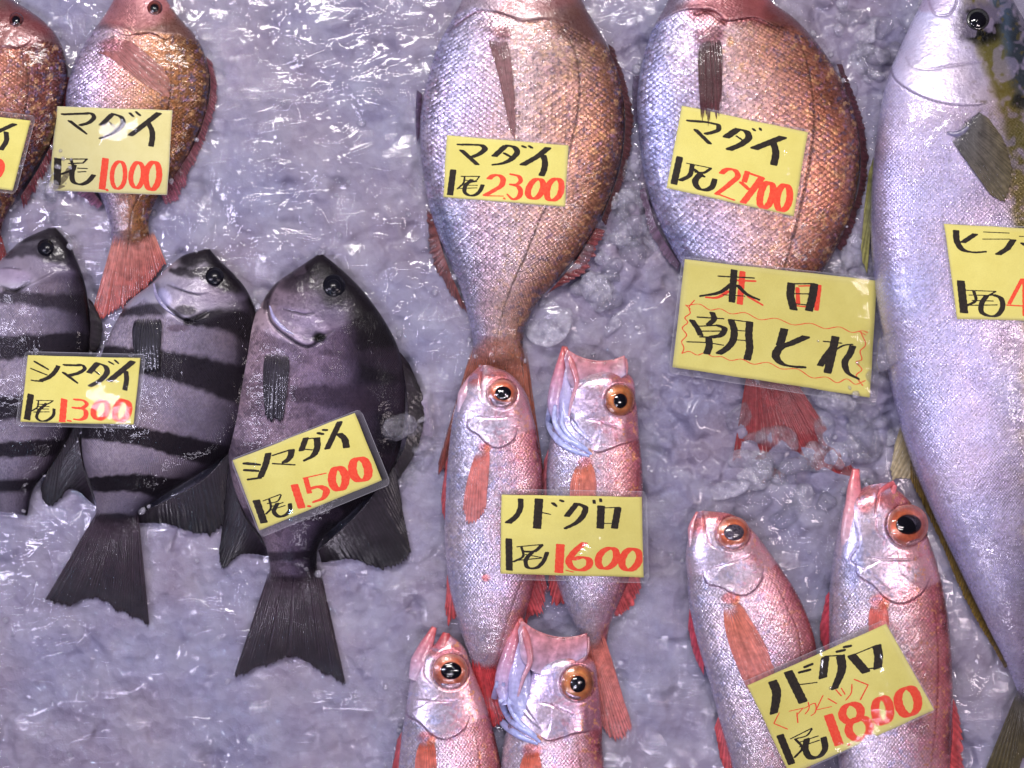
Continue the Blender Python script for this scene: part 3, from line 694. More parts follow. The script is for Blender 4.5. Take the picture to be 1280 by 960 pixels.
# ================================================================= striped knifejaw-like fish
scol = [(0, (128, 121, 134)), (.2, (154, 147, 160)), (.5, (142, 135, 150)), (.75, (104, 98, 112)), (.92, (50, 44, 56)), (1, (14, 12, 16))]
scol = [(v_, tuple(np.array(c_) * 1.08)) for v_, c_ in scol]
DK = (22, 18, 24)
def shimafins(p, spec):
    for k, (nm, B, T, ry, zz, sd) in enumerate(spec):
        fin(nm, p, B, T, (36, 28, 38) if nm != 'tail_fin' else (60, 46, 58), (18, 14, 20) if nm != 'tail_fin' else (34, 25, 33), ry, z=zz, op=(1, 1) if nm != 'tail_fin' else (1, .93), ragged=.03 if nm == 'tail_fin' else .06, ridge=.6, raydark=.38, m=30, seed=sd)

ff = thing('striped_fish', 'grey and black banded fish cut off by the left edge, half under the 1300 card', 'fish', 40, 440)
b = Body([(60, 285, 70, 285), (35, 296, 82, 298), (6, 320, 98, 330), (-20, 350, 107, 358), (-35, 390, 112, 400), (-42, 440, 112, 440), (-45, 490, 105, 490), (-40, 540, 88, 540), (-25, 580, 66, 580), (-5, 610, 42, 612), (0, 640, 34, 645)], 30, 6, 1.3)
b.grad(scol)
b.headline([(-50, 345), (10, 362), (40, 358), (70, 345), (110, 340)])
b.plate([(-20, 345), (0, 360), (20, 364), (38, 355), (70, 338)], 2.6, 14, 1)
b.blob(50, 330, 60, 26, (84, 74, 94), .6); b.band([(30, 294), (66, 290), (95, 306)], 13, DK, .95, .5); b.blob(70, 312, 30, 18, DK, .9); b.band([(10, 318), (45, 312), (75, 318), (100, 330)], [5, 8, 10, 10], DK, .75, .5, 5)
b.band([(-20, 372), (20, 372), (60, 376), (108, 380)], [7, 8, 9, 14], DK, .8, .4, 5); b.band([(-40, 436), (20, 434), (100, 430)], 15, DK, .92, .25, 5)
b.band([(-40, 512), (20, 510), (60, 508), (110, 505)], 15, DK, .92, .25, 5); b.band([(-40, 566), (10, 562), (60, 560), (90, 560)], 10, DK, .92, .25, 5)
b.band([(-10, 608), (50, 606)], 8, DK, .9)
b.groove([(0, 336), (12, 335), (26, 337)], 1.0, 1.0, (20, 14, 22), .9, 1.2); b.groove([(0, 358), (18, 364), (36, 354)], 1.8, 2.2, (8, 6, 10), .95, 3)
b.blob(10, 345, 30, 10, (158, 142, 168), .5)
b.met[:] = .7; b.build('body', ff, M['shima'], 4.0)
eye(ff, 57, 310, 11, 8, [(20, 28, 44), (20, 24, 36), (14, 14, 20), (10, 10, 14)], h=.55, rimc=(8, 8, 12), pm='dull_pupil', cor=False)
shimafins(ff, [('dorsal_fin', [(110, 372), (113, 410), (110, 440)], [(116, 378), (128, 408), (124, 432), (116, 445)], 6, (10, 6), 41),
               ('dorsal_fin', [(104, 500), (88, 540), (60, 588)], [(118, 545), (100, 590), (56, 632), (50, 612)], 12, (9, 4), 42),
               ('anal_fin', [(-30, 560), (0, 600), (20, 622)], [(-30, 620), (10, 616), (40, 626)], 9, (8, 4), 43)])

fg = thing('striped_fish', 'boldly banded fish, middle one of the three striped fish', 'fish', 200, 480)
b = Body([(254, 312, 262, 311), (232, 318, 274, 325), (212, 332, 292, 342), (190, 354, 308, 362), (162, 376, 319, 388), (145, 402, 324, 415), (128, 440, 325, 450), (114, 490, 320, 490), (103, 530, 308, 530), (103, 570, 285, 567), (113, 605, 225, 607), (120, 632, 180, 637), (116, 662, 170, 665)], 32, 8, 1.15)
b.grad(scol)
b.headline([(100, 430), (180, 372), (205, 396), (250, 405), (280, 395), (330, 380)])
b.plate([(194, 352), (198, 372), (215, 392), (238, 402), (262, 398)], 4.0, 18, -1)
b.plate([(209, 348), (222, 360), (245, 368), (262, 366)], 1.5, 10, -1)
b.blob(250, 365, 60, 18, (104, 94, 118), .5); b.band([(236, 322), (256, 316), (280, 330)], 17, DK, .97, .5, 6); b.blob(280, 346, 26, 20, DK, .95, 20); b.band([(214, 338), (235, 341), (262, 342), (300, 356)], [4, 7, 9, 13], DK, .9, .5, 5)
b.band([(150, 392), (176, 388), (200, 386)], [4, 7, 9], DK, .85, .4, 4); b.band([(236, 402), (262, 398), (290, 402), (320, 412)], [6, 12, 16, 20], DK, .95, .35, 4)
b.band([(125, 448), (180, 452), (235, 462), (290, 478), (325, 490)], [16, 17, 19, 22, 26], DK, .93, .2, 5)
b.band([(104, 538), (170, 545), (230, 559), (300, 576)], [10, 12, 14, 16], DK, .95, .2, 4)
b.band([(108, 606), (170, 604), (215, 612), (255, 618)], [9, 11, 14, 18], DK, .96, .2, 4)
b.band([(112, 652), (145, 648), (175, 652)], 6.5, DK, .85, .4, 3)
b.blob(310, 440, 16, 40, DK, .6)
b.groove([(209, 356), (222, 361), (240, 367), (250, 369)], 1.1, 1.4, (10, 6, 16), .95, 1.2)
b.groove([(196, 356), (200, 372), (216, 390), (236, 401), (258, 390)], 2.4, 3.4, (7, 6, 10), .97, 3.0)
b.blob(232, 388, 16, 7, DK, .85); b.blob(205, 372, 9, 12, (165, 160, 200), .5, -30); b.blob(222, 410, 16, 5, (110, 96, 110), .8)
b.met[:] = .7; b.build('body', fg, M['shima'], 4.0)
tube('gill_membrane', fg, [(192, 354), (196, 370), (208, 386), (218, 394)], [1.0, 2.4, 2.2, .8], (150, 145, 180), (120, 115, 150), .6, surf=-.6)
eye(fg, 268, 346, 12, 9.5, [(24, 32, 48), (22, 26, 38), (14, 14, 20), (10, 10, 14)], h=.55, rimc=(6, 6, 10), pm='dull_pupil', cor=False)
fin('pectoral_fin', fg, [(174, 395), (184, 391), (196, 395)], [(166, 436), (178, 464), (194, 466), (201, 430)], (36, 34, 44), (22, 20, 30), 11, surf=(2.5, 2.5), op=(1, .95), ragged=.08, ridge=1.4, raydark=.4, seed=51)
shimafins(fg, [('dorsal_fin', [(300, 545), (262, 592), (176, 642)], [(284, 590), (268, 668), (244, 668), (212, 656), (172, 654)], 20, (12, 4), 52),
               ('anal_fin', [(98, 545), (106, 590), (118, 628)], [(62, 602), (64, 626), (88, 612), (119, 632)], 12, (11, 4), 53),
               ('tail_fin', [(117, 652), (143, 662), (171, 655)], [(55, 752), (82, 758), (117, 748), (150, 766), (187, 783)], 26, (11, 4), 54)])

fh = thing('striped_fish', 'dusky striped fish with the tilted 1500 card, rightmost of the three striped ones', 'fish', 400, 500)
b = Body([(396, 319, 404, 318), (372, 335, 424, 334), (345, 354, 446, 355), (324, 384, 468, 382), (309, 412, 485, 408), (300, 442, 499, 438), (291, 480, 506, 478), (287, 520, 506, 520), (285, 560, 500, 560), (290, 600, 482, 600), (305, 640, 440, 640), (330, 678, 400, 678), (337, 705, 396, 705), (338, 732, 400, 732)], 35, 10, 1.15)
b.grad([(0, (150, 134, 146)), (.2, (158, 140, 156)), (.5, (126, 110, 130)), (.7, (84, 72, 90)), (.86, (34, 30, 38)), (1, (14, 12, 16))])
b.headline([(285, 460), (320, 410), (350, 425), (378, 434), (400, 432), (418, 415), (480, 380)])
b.plate([(333, 382), (338, 402), (358, 420), (386, 432), (404, 424), (416, 414)], 4.6, 20, -1)
b.blob(385, 365, 60, 46, (84, 74, 90), .75); b.band([(370, 336), (400, 326), (428, 342)], 21, DK, .97, .5, 6); b.blob(372, 354, 26, 14, (44, 38, 48), .8); b.blob(422, 354, 42, 32, DK, .95, 20); b.band([(345, 352), (336, 368), (332, 384)], 4, DK, .85, .5)
b.blob(372, 396, 30, 12, (136, 120, 146), .5, 15); b.blob(478, 430, 44, 90, (18, 15, 19), .85); b.blob(450, 360, 20, 30, (24, 20, 26), .6, -30)
b.band([(372, 492), (420, 496), (505, 498)], [10, 16, 22], (52, 42, 54), .75, .4, 6); b.band([(400, 440), (440, 444), (500, 452)], [3, 8, 18], (60, 50, 62), .5, .5, 6)
b.blob(318, 500, 26, 26, (112, 96, 108), .5); b.band([(290, 560), (360, 575), (500, 590)], [12, 14, 24], (50, 40, 52), .6, .4, 6)
b.band([(420, 640), (470, 620), (500, 600)], 22, DK, .8, .5); b.band([(300, 645), (420, 642)], 9, (56, 46, 58), .7, .4)
b.band([(336, 696), (398, 694)], 5.5, DK, .75, .4, 3); b.band([(337, 726), (400, 728)], 6, DK, .8, .4, 3)
b.groove([(354, 386), (368, 390), (380, 393), (392, 392)], 1.1, 1.4, (10, 6, 16), .95, 1.2)
b.speckle(14, .54, (80, 70, 84), .4, 71, 1 - sstep(b.v, .5, .65)); b.speckle(5, .62, (56, 48, 60), .35, 72, 1 - sstep(b.v, .5, .65))
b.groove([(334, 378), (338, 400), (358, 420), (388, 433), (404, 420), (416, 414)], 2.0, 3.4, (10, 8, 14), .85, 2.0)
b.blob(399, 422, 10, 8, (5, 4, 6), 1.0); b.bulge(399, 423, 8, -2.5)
b.met[:] = .7; b.build('body', fh, M['shima'], 4.0)
tube('gill_membrane', fh, [(337, 382), (342, 396), (354, 410), (370, 420)], [.8, 2.6, 2.4, .8], (165, 160, 200), (130, 125, 165), .6, surf=-.8)
eye(fh, 417, 358, 15, 9, [(14, 14, 18), (26, 22, 28), (20, 16, 20), (30, 24, 30)], h=.4, rimc=(6, 5, 8), pm='dull_pupil', cor=False)
fin('pectoral_fin', fh, [(336, 438), (346, 433), (357, 438)], [(329, 494), (335, 522), (350, 528), (358, 500)], (48, 42, 54), (28, 24, 36), 11, surf=(3, 3), op=(1, .97), ragged=.06, ridge=1.5, raydark=.4, seed=61)
shimafins(fh, [('dorsal_fin', [(500, 440), (508, 490), (505, 560), (492, 585)], [(512, 455), (528, 496), (523, 560), (498, 600)], 12, (13, 7), 62),
               ('dorsal_fin', [(492, 575), (455, 632), (398, 688)], [(502, 625), (504, 706), (482, 712), (440, 700), (402, 703)], 20, (13, 4), 63),
               ('anal_fin', [(288, 585), (304, 640), (336, 690)], [(279, 640), (279, 712), (300, 694), (336, 695)], 14, (13, 4), 64),
               ('tail_fin', [(336, 722), (368, 734), (401, 722)], [(291, 849), (330, 834), (366, 822), (400, 840), (433, 858)], 28, (13, 4), 65)])

# ================================================================= amberjack
fe = thing('amberjack', 'long silver amberjack running down the right edge under its yellow card', 'fish', 1240, 400)
b = Body([(1205, -95, 1215, -97), (1178, -50, 1245, -60), (1153, 0, 1262, -10), (1129, 50, 1290, 40), (1110, 95, 1325, 90), (1098, 150, 1360, 140), (1091, 210, 1390, 200), (1088, 280, 1412, 270), (1092, 350, 1422, 345), (1102, 420, 1420, 420), (1115, 490, 1410, 495), (1133, 560, 1395, 570), (1163, 635, 1378, 640), (1196, 705, 1358, 705), (1230, 775, 1335, 770), (1260, 835, 1310, 830), (1280, 885, 1305, 880)], 72, 9, 1.5, pw=.8)
b.grad([(0, (178, 176, 214)), (.15, (200, 198, 232)), (.35, (204, 196, 226)), (.52, (168, 160, 180)), (.6, (150, 136, 110)), (.75, (70, 84, 100)), (1, (40, 50, 66))])
b.headline([(1090, 60), (1110, 78), (1120, 100), (1152, 122), (1190, 132), (1224, 132), (1300, 132)])
b.plate([(1108, 72), (1118, 98), (1150, 120), (1190, 131), (1226, 131), (1250, 124)], 3.6, 22, -1)
b.groove([(1108, 72), (1118, 98), (1150, 120), (1190, 131), (1226, 131)], 1.4, 1.4, (120, 114, 140), .35, 1.6)
b.groove([(1132, 72), (1136, 80), (1152, 86), (1190, 82), (1250, 74)], 1.2, 1.2, (118, 110, 136), .6, 1.6)
b.groove([(1158, -6), (1170, 18), (1186, 18), (1194, 8), (1196, -14)], 1.2, 1.4, (104, 90, 116), .7, 1.6)
b.blob(1165, 5, 26, 12, (164, 134, 158), .5)
b.band([(1210, -30), (1226, 20), (1242, 70), (1255, 110), (1268, 150), (1275, 230), (1290, 400)], [12, 18, 14, 15, 13, 10, 10], (88, 82, 30), .9, .5, 4)
b.blob(1224, 30, 32, 28, (12, 12, 12), 1.0, 10); b.blob(1282, 60, 24, 80, (40, 44, 48), .85); b.blob(1276, 128, 14, 10, (22, 24, 24), .9)
b.speckle(6, .66, (90, 80, 30), .5, 8, sstep(b.v, .42, .5) * (1 - sstep(b.y, 150, 260)))
b.speckle(16, .55, (150, 140, 170), .35, 9, sstep(b.v, .2, .4)); b.speckle(9, .6, (186, 168, 198), .18, 29)
b.groove([(1235, 380), (1215, 400), (1206, 440), (1220, 500), (1240, 560)], 6, .8)
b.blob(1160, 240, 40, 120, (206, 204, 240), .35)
b.col *= (.88 + .16 * sstep(b.y, 150, 330) * (1 - .6 * sstep(b.v, .5, .8)))[..., None]; b.met = (.5 + .5 * (1 - sstep(b.v, .5, .7))) * (.35 + .65 * sstep(b.y, 110, 200)); b.build('body', fe, M['hira'], 5.4, wide=1.0)
eye(fe, 1222, 25, 15, 10.5, [(8, 10, 12), (10, 12, 16), (70, 74, 70), (20, 22, 20)], h=.3, rimc=(12, 12, 12))
fin('pectoral_fin', fe, [(1184, 168), (1196, 150), (1222, 139)], [(1240, 246), (1256, 252), (1265, 228), (1256, 178), (1236, 148)], (62, 62, 74), (96, 88, 66), 14, belly=0, surf=(3.0, 2.2), op=(1, .94), ragged=.03, ridge=.6, seed=71, raydark=.75)
tube('fin_base', fe, [(1184, 166), (1198, 168), (1212, 160), (1219, 146)], [2, 5, 5, 2], (96, 92, 124), (84, 82, 110), .4, surf=-0.5)
fin('pelvic_fin', fe, [(1094, 190), (1089, 240), (1090, 270)], [(1086, 215), (1079, 275), (1078, 325), (1084, 345)], (90, 92, 60), (152, 148, 84), 8, z=(9, 4), op=(1, .9), ragged=.04, seed=72, raydark=.4)
fin('anal_fin', fe, [(1127, 528), (1135, 560), (1146, 592)], [(1117, 560), (1117, 600), (1128, 598), (1146, 600)], (96, 84, 56), (190, 176, 140), 7, z=(12, 4), op=(1, .85), ragged=.08, ridge=1.0, seed=73)
fin('anal_fin', fe, [(1138, 572), (1172, 648), (1212, 735), (1260, 832)], [(1138, 600), (1164, 652), (1202, 740), (1256, 836)], (40, 32, 22), (128, 104, 44), 34, z=(13, 5), op=(1, .95), ragged=.12, ridge=1.4, seed=74, m=14)
fin('tail_fin', fe, [(1274, 872), (1290, 882), (1306, 874)], [(1222, 985), (1252, 992), (1290, 940), (1340, 990), (1365, 985)], (60, 56, 52), (84, 76, 42), 22, z=(10, 4), seed=75)

# ================================================================= red big-eyed fish
ncol = [(0, (184, 178, 198)), (.14, (200, 194, 212)), (.34, (214, 202, 214)), (.58, (218, 192, 202)), (.78, (212, 160, 166)), (.93, (172, 98, 104)), (1, (110, 50, 54))]
IR = [[(196, 96, 64), (222, 118, 80), (206, 104, 80), (206, 144, 132)], [(190, 106, 60), (224, 146, 88), (206, 118, 74), (176, 112, 84)]]
def aff(src, dst):
    """similarity from two landmarks"""
    s0, s1 = np.array(src, float); d0, d1 = np.array(dst, float)
    a = complex(*(s1 - s0)); c = complex(*(d1 - d0)); k = c / a
    def f(P):
        out = []
        for p in P:
            q = complex(*(np.array(p) - s0)) * k; out.append((d0[0] + q.real, d0[1] + q.imag))
        return out
    f.k = abs(k); return f
def nodo(parent, pairs, T, z0, E, PB, lateral, open_=False, warm=0, seed=0, pitch=1.1, dark=0, spots=None, pm='pupil'):
    b = Body(pairs, T, z0, pitch, pw=.7, sec=.92)
    b.grad(ncol)
    if open_: f = aff([(776, 500), (732, 575)], [E, PB])
    else: f = aff([(916.5, 666), (913, 745)], [E, PB])
    k = f.k
    if not open_:
        op = f([(878, 716), (882, 728), (902, 735), (917, 743), (930, 745), (952, 726), (955, 708)])
        b.headline(f([(840, 712), (880, 722), (902, 735), (925, 744), (952, 722), (975, 700), (1000, 695)]), 3)
        hm = (1 - b.hl)[..., None]
        b.col = b.col * (1 - .35 * hm) + srgb(206, 176, 196) * .35 * hm
        b.plate(op, 3.2 * k, 16 * k, -1)
        b.groove(op, 1.2, 1.0, (150, 92, 120), .55, 1.6)
        b.groove(f([(888, 710), (909, 705), (932, 697), (940, 692)]), 1.1, 1.0, (110, 58, 84), .6, 1.2)
        b.groove(f([(884, 664), (888, 680), (900, 688)]), 1.0, .8, (190, 110, 120), .5, 1.4)
        x, y = f([(868, 650)])[0]; b.blob(x, y, 16 * k, 20 * k, (206, 104, 104), .75)
        x, y = f([(900, 646)])[0]; b.blob(x, y, 22 * k, 10 * k, (200, 96, 92), .7)
        x, y = f([(925, 716)])[0]; b.blob(x, y, 22 * k, 12 * k, (206, 196, 214), .65, -20)
        x, y = f([(895, 690)])[0]; b.blob(x, y, 24 * k, 10 * k, (192, 184, 206), .55, -10)
        b.groove(f([(878, 640), (880, 655), (882, 668)]), 1.3, 1.8, (150, 60, 66), .8, 1.6)
        x, y = f([(919, 750)])[0]; b.blob(x, y, 6 * k, 8 * k, (232, 150, 60), .8)
    else:
        op = f([(739, 562), (748, 566), (762, 562), (777, 556), (794, 552)])
        b.headline(f([(680, 545), (705, 552), (735, 568), (765, 562), (790, 552), (812, 545)]), 3)
        hm = (1 - b.hl)[..., None]
        b.col = b.col * (1 - .4 * hm) + srgb(198, 170, 198) * .4 * hm
        b.plate(op, 3.2 * k, 18 * k, -1)
        b.groove(op, 1.2, 1.2, (170, 92, 100), .6, 1.6)
        b.plate(f([(712, 517), (716, 532), (728, 545), (742, 556)]), 3 * k, 14 * k, -1)
        b.groove(f([(710, 482), (709, 500), (712, 517), (722, 534), (738, 552)]), 2.0, 2.4, (104, 96, 140), .6, 2.2)
        b.groove(f([(735, 524), (748, 526), (762, 531), (773, 534)]), 1.3, 1.4, (120, 70, 104), .7, 1.5)
        b.groove(f([(712, 515), (710, 500), (720, 486), (728, 480)]), 1.2, 1.0, (190, 110, 120), .6, 1.6)
        x, y = f([(738, 505)])[0]; b.blob(x, y, 22 * k, 20 * k, (196, 176, 212), .6)
        x, y = f([(740, 548)])[0]; b.blob(x, y, 24 * k, 14 * k, (204, 192, 218), .75, 25)
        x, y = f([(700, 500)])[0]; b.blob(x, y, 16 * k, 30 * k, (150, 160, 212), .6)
        x, y = f([(778, 472)])[0]; b.blob(x, y, 18 * k, 9 * k, (180, 92, 88), .7)
        x, y = f([(737, 560)])[0]; b.blob(x, y + 6, 6 * k, 6 * k, (232, 150, 60), .6)
        x, y = f([(795, 530)])[0]; b.blob(x, y, 14 * k, 34 * k, (132, 62, 72), .6)
    b.bulge(PB[0], PB[1] + 2, 11 * k, 2.5); b.blob(PB[0], PB[1] + 3, 12 * k, 8 * k, (212, 110, 104), .7)
    # eye socket
    b.bulge(E[0], E[1], 24 * k, 3.0); 
    dd = np.hypot(b.x - E[0], b.y - E[1]); rr = (20.5 if not open_ else 18) * k
    m = np.exp(-((dd - rr * 1.05) / 1.8) ** 2) * .75; b.col = b.col * (1 - m[..., None]) + srgb(112, 40, 44) * m[..., None]
    b.z -= np.where(b.top[None], 2.2 * np.exp(-((dd - rr * 1.05) / 2.2) ** 2), 0)
    for P in lateral: b.groove(P, 1.2, .6, (120, 40, 46), .7, 1.3)
    b.speckle(5, .60, (204, 120, 140), .45, 11 + seed, sstep(b.v, .3, .6)); b.speckle(7, .62, (170, 180, 226), .35, 12 + seed, 1 - sstep(b.v, .6, .8))
    b.speckle(4, .64, (216, 150, 110), .5 + warm * .4, 13 + seed, sstep(b.v, .66, .8) * (1 - sstep(b.v, .93, 1)))
    if spots: spots(b)
    b.met = np.clip(.4 + .6 * (1 - sstep(b.v, .75, 1)), 0, 1)
    b.build('body', parent, M['nodo'], 6.0)
    if not open_: eye(parent, E[0], E[1], rr, 10.4 * k, IR[0], off=(1.0, -.5), pf=(1.12 + .02 * seed, .98), h=.26, rimc=(176, 96, 88), pm=pm)
    else: eye(parent, E[0], E[1], rr, 8.6 * k, IR[1], off=(.5, 1), pf=(1.0, 1.08), h=.28, asp=1.08, rimc=(150, 84, 66))
    return b, f
def openmouth(parent, f, z0, wide=True):
    k = f.k
    # lower jaw, upper lip, thin skin stretched between, and the folded gill membranes
    fin('mouth_membrane', parent, f([(706, 448), (716, 484), (732, 494), (758, 486), (784, 468)]), f([(709, 436), (728, 447), (748, 452), (768, 450), (782, 446)]), (170, 150, 180), (214, 140, 146), 5, z=(z0 + 14, z0 + 9), op=(1, .72), ragged=0, ridge=.8, m=18, seed=5, mat=M['flesh'], raydark=.85, thick=1.5, reg=True)
    tube('lower_jaw', parent, f([(707, 433), (704, 450), (698, 478), (694, 508), (700, 530)]), [3.5 * k, 7 * k, 9 * k, 9 * k, 6 * k], (206, 96, 90), (168, 172, 216), .8, z=[z0 + 5, z0 + 7, z0 + 9, z0 + 9, z0 + 6], reg=True, n=40)
    tube('throat', parent, f([(707, 446), (711, 472), (712, 500), (716, 528), (724, 548)]), [3 * k, 9 * k, 13 * k, 13 * k, 8 * k], (170, 150, 186), (158, 168, 214), .5, z=[z0 + 5, z0 + 9, z0 + 12, z0 + 14, z0 + 12], reg=True, n=40)
    tube('jaw_bone', parent, f([(707, 434), (716, 456), (722, 480), (716, 500), (712, 520)]), [3 * k, 4.6 * k, 3.4 * k, 2.4 * k, 1.4 * k], (190, 96, 92), (186, 150, 172), .8, surf=None, z=[z0 + 9, z0 + 14, z0 + 18, z0 + 20, z0 + 20], n=36)
    tube('upper_lip', parent, f([(712, 440), (730, 448), (752, 452), (770, 450), (782, 446)]), [.7 * k, 1.0 * k, 1.1 * k, 1.5 * k, 1.9 * k], (190, 130, 140), (180, 100, 104), .8, z=[z0 + 9, z0 + 9, z0 + 10, z0 + 11, z0 + 11])
    tube('upper_jaw', parent, f([(783, 448), (784, 460), (780, 472), (764, 482)]), [1.8 * k, 2.6 * k, 3.2 * k, 1.6 * k], (178, 116, 124), (176, 124, 140), .7, z=[z0 + 10, z0 + 11, z0 + 15, z0 + 18])
    for P, r in (([(688, 505), (687, 530), (698, 550), (722, 565), (738, 570)], 4.2), ([(695, 506), (694, 524), (706, 546), (726, 558), (741, 568)], 3.8), ([(705, 512), (704, 530), (715, 547), (736, 562)], 3.2)):
        tube('gill_membrane', parent, f(P), [r * .5 * k, r * k, r * k, r * .9 * k, r * .4 * k], (178, 184, 226), (160, 170, 222), .8, surf=.3)
def nodofins(p, PB, tipP, pelv=None, k=1, pc=(214, 112, 98), seed=0):
    fin('pectoral_fin', p, [(PB[0] - 5 * k, PB[1]), (PB[0], PB[1] - 3), (PB[0] + 6 * k, PB[1] - 2)], tipP, pc, (206, 128, 126), 11, surf=(2.6, 1.8), op=(1, .82), ragged=.06, ridge=1.0, raydark=.7, seed=80 + seed, m=28)

fi = thing('red_rockfish', 'slim red fish under the left half of the 1600 card', 'fish', 615, 640)
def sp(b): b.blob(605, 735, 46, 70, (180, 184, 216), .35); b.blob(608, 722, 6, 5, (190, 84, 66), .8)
b, f = nodo(fi, [(602, 457, 610, 456), (588, 468, 630, 463), (574, 495, 653, 484), (565, 530, 666, 520), (560, 570, 674, 560), (557, 620, 680, 620), (556, 680, 678, 680), (561, 730, 667, 735), (573, 780, 652, 785), (584, 815, 641, 815), (592, 844, 634, 842)], 33, 15, (628, 492), (605, 556),
            [[(668, 560), (674, 620), (664, 690), (640, 760), (618, 835)]], spots=sp, seed=1)
nodofins(fi, (603, 560), [(578, 640), (588, 656), (600, 650), (610, 606)], seed=1)
tube('lower_jaw', fi, [(604, 457), (594, 472), (582, 494), (576, 516)], [2.5, 8, 10, 5], (206, 128, 132), (184, 168, 190), .7, z=[20, 24, 29, 30])
tube('upper_lip', fi, [(622, 461), (617, 474), (612, 490)], [3, 7, 5], (196, 96, 96), (192, 126, 140), .7, z=[23, 29, 34])
fin('pelvic_fin', fi, [(563, 560), (558, 620)], [(557, 580), (553, 640), (560, 660)], (212, 110, 120), (196, 80, 84), 4, z=(16, 7), seed=91, op=(1, .8))
fin('anal_fin', fi, [(560, 700), (566, 745)], [(558, 735), (561, 780), (576, 778)], (206, 110, 118), (212, 80, 80), 5, z=(16, 5), ragged=.2, seed=92, op=(1, .75))
fin('dorsal_fin', fi, [(674, 690), (663, 738), (652, 775)], [(684, 735), (676, 768), (660, 776), (655, 785)], (196, 80, 88), (214, 92, 96), 8, z=(16, 5), ragged=.2, seed=93, op=(1, .7))
fin('tail_fin', fi, [(590, 838), (612, 846), (637, 836)], [(598, 898), (612, 912), (624, 905), (634, 892), (643, 848)], (214, 76, 80), (206, 60, 66), 16, z=(16, 5), ragged=.05, seed=94, op=(1, .85), m=28)

fj = thing('red_rockfish', 'red fish with gaping mouth under the right half of the 1600 card', 'fish', 745, 640)
b, f = nodo(fj, [(745, 462, 768, 459), (715, 474, 786, 468), (700, 500, 795, 503), (689, 540, 799, 545), (683, 590, 803, 590), (684, 640, 803, 640), (687, 690, 797, 690), (700, 740, 780, 740), (718, 780, 763, 780), (734, 815, 757, 812)], 33, 13, (775, 500), (731, 575),
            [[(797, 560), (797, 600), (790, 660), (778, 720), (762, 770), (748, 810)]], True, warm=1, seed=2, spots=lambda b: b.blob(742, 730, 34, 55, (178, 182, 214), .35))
openmouth(fj, f, 19)
nodofins(fj, (729, 578), [(712, 622), (724, 645), (742, 640), (746, 610)], pc=(220, 122, 88), seed=2)
fin('pelvic_fin', fj, [(686, 560), (683, 620)], [(680, 575), (678, 640), (684, 652)], (212, 130, 150), (196, 90, 100), 4, z=(15, 7), seed=101, op=(1, .8))
fin('anal_fin', fj, [(690, 700), (704, 742)], [(684, 722), (694, 758), (708, 752)], (214, 110, 110), (214, 80, 80), 5, z=(15, 5), ragged=.25, seed=102, op=(1, .75))
fin('dorsal_fin', fj, [(796, 690), (782, 735), (768, 765)], [(804, 715), (792, 756), (778, 768), (768, 772)], (200, 92, 96), (212, 90, 92), 8, z=(14, 5), ragged=.2, seed=103, op=(1, .7))
fin('tail_fin', fj, [(733, 806), (745, 818), (759, 806)], [(750, 905), (758, 918), (772, 926), (786, 918), (778, 868)], (216, 124, 110), (190, 108, 108), 14, z=(14, 4), ragged=.05, seed=104, op=(1, .8), m=30)

fk = thing('red_rockfish', 'red fish with orange eye at the bottom edge, left of the gaping one', 'fish', 560, 900)
b, f = nodo(fk, [(549, 800, 563, 793), (528, 817, 578, 806), (515, 842, 592, 840), (508, 880, 604, 870), (502, 920, 616, 910), (498, 960, 626, 955), (496, 1010, 632, 1010), (502, 1070, 628, 1070), (520, 1130, 610, 1130)], 33, 17, (563, 839), (534, 919),
            [[(590, 895), (597, 930), (602, 970), (600, 1040)]], warm=1, seed=3)
nodofins(fk, (533, 924), [(518, 970), (528, 1000), (542, 1000), (546, 970)], pc=(212, 98, 66), seed=3)
tube('lower_jaw', fk, [(543, 784), (536, 800), (525, 824), (516, 850)], [3.4, 8.5, 11, 6], (200, 88, 88), (182, 164, 190), .7, z=[23, 27, 31, 33])
tube('upper_lip', fk, [(558, 791), (555, 806), (550, 826)], [4.5, 11, 8], (176, 66, 68), (186, 120, 136), .6, z=[25, 31, 37])
fin('pelvic_fin', fk, [(502, 915), (498, 965)], [(496, 925), (491, 980), (498, 1000)], (206, 100, 110), (190, 70, 74), 4, z=(18, 8), seed=111, op=(1, .8))

fl = thing('red_rockfish', 'red fish with gaping mouth at the bottom edge, blue gill folds showing', 'fish', 690, 900)
b, f = nodo(fl, [(698, 818, 725, 812), (672, 828, 740, 824), (655, 850, 748, 858), (640, 890, 752, 895), (629, 930, 753, 930), (625, 970, 756, 970), (622, 1040, 755, 1040), (640, 1110, 735, 1110)], 34, 18, (722, 854), (665, 935),
            [[(722, 930), (727, 960), (728, 1010)]], True, warm=1, seed=4)
openmouth(fl, f, 25)
nodofins(fl, (663, 938), [(648, 985), (658, 1000), (672, 1000), (678, 975)], pc=(212, 98, 62), seed=4)

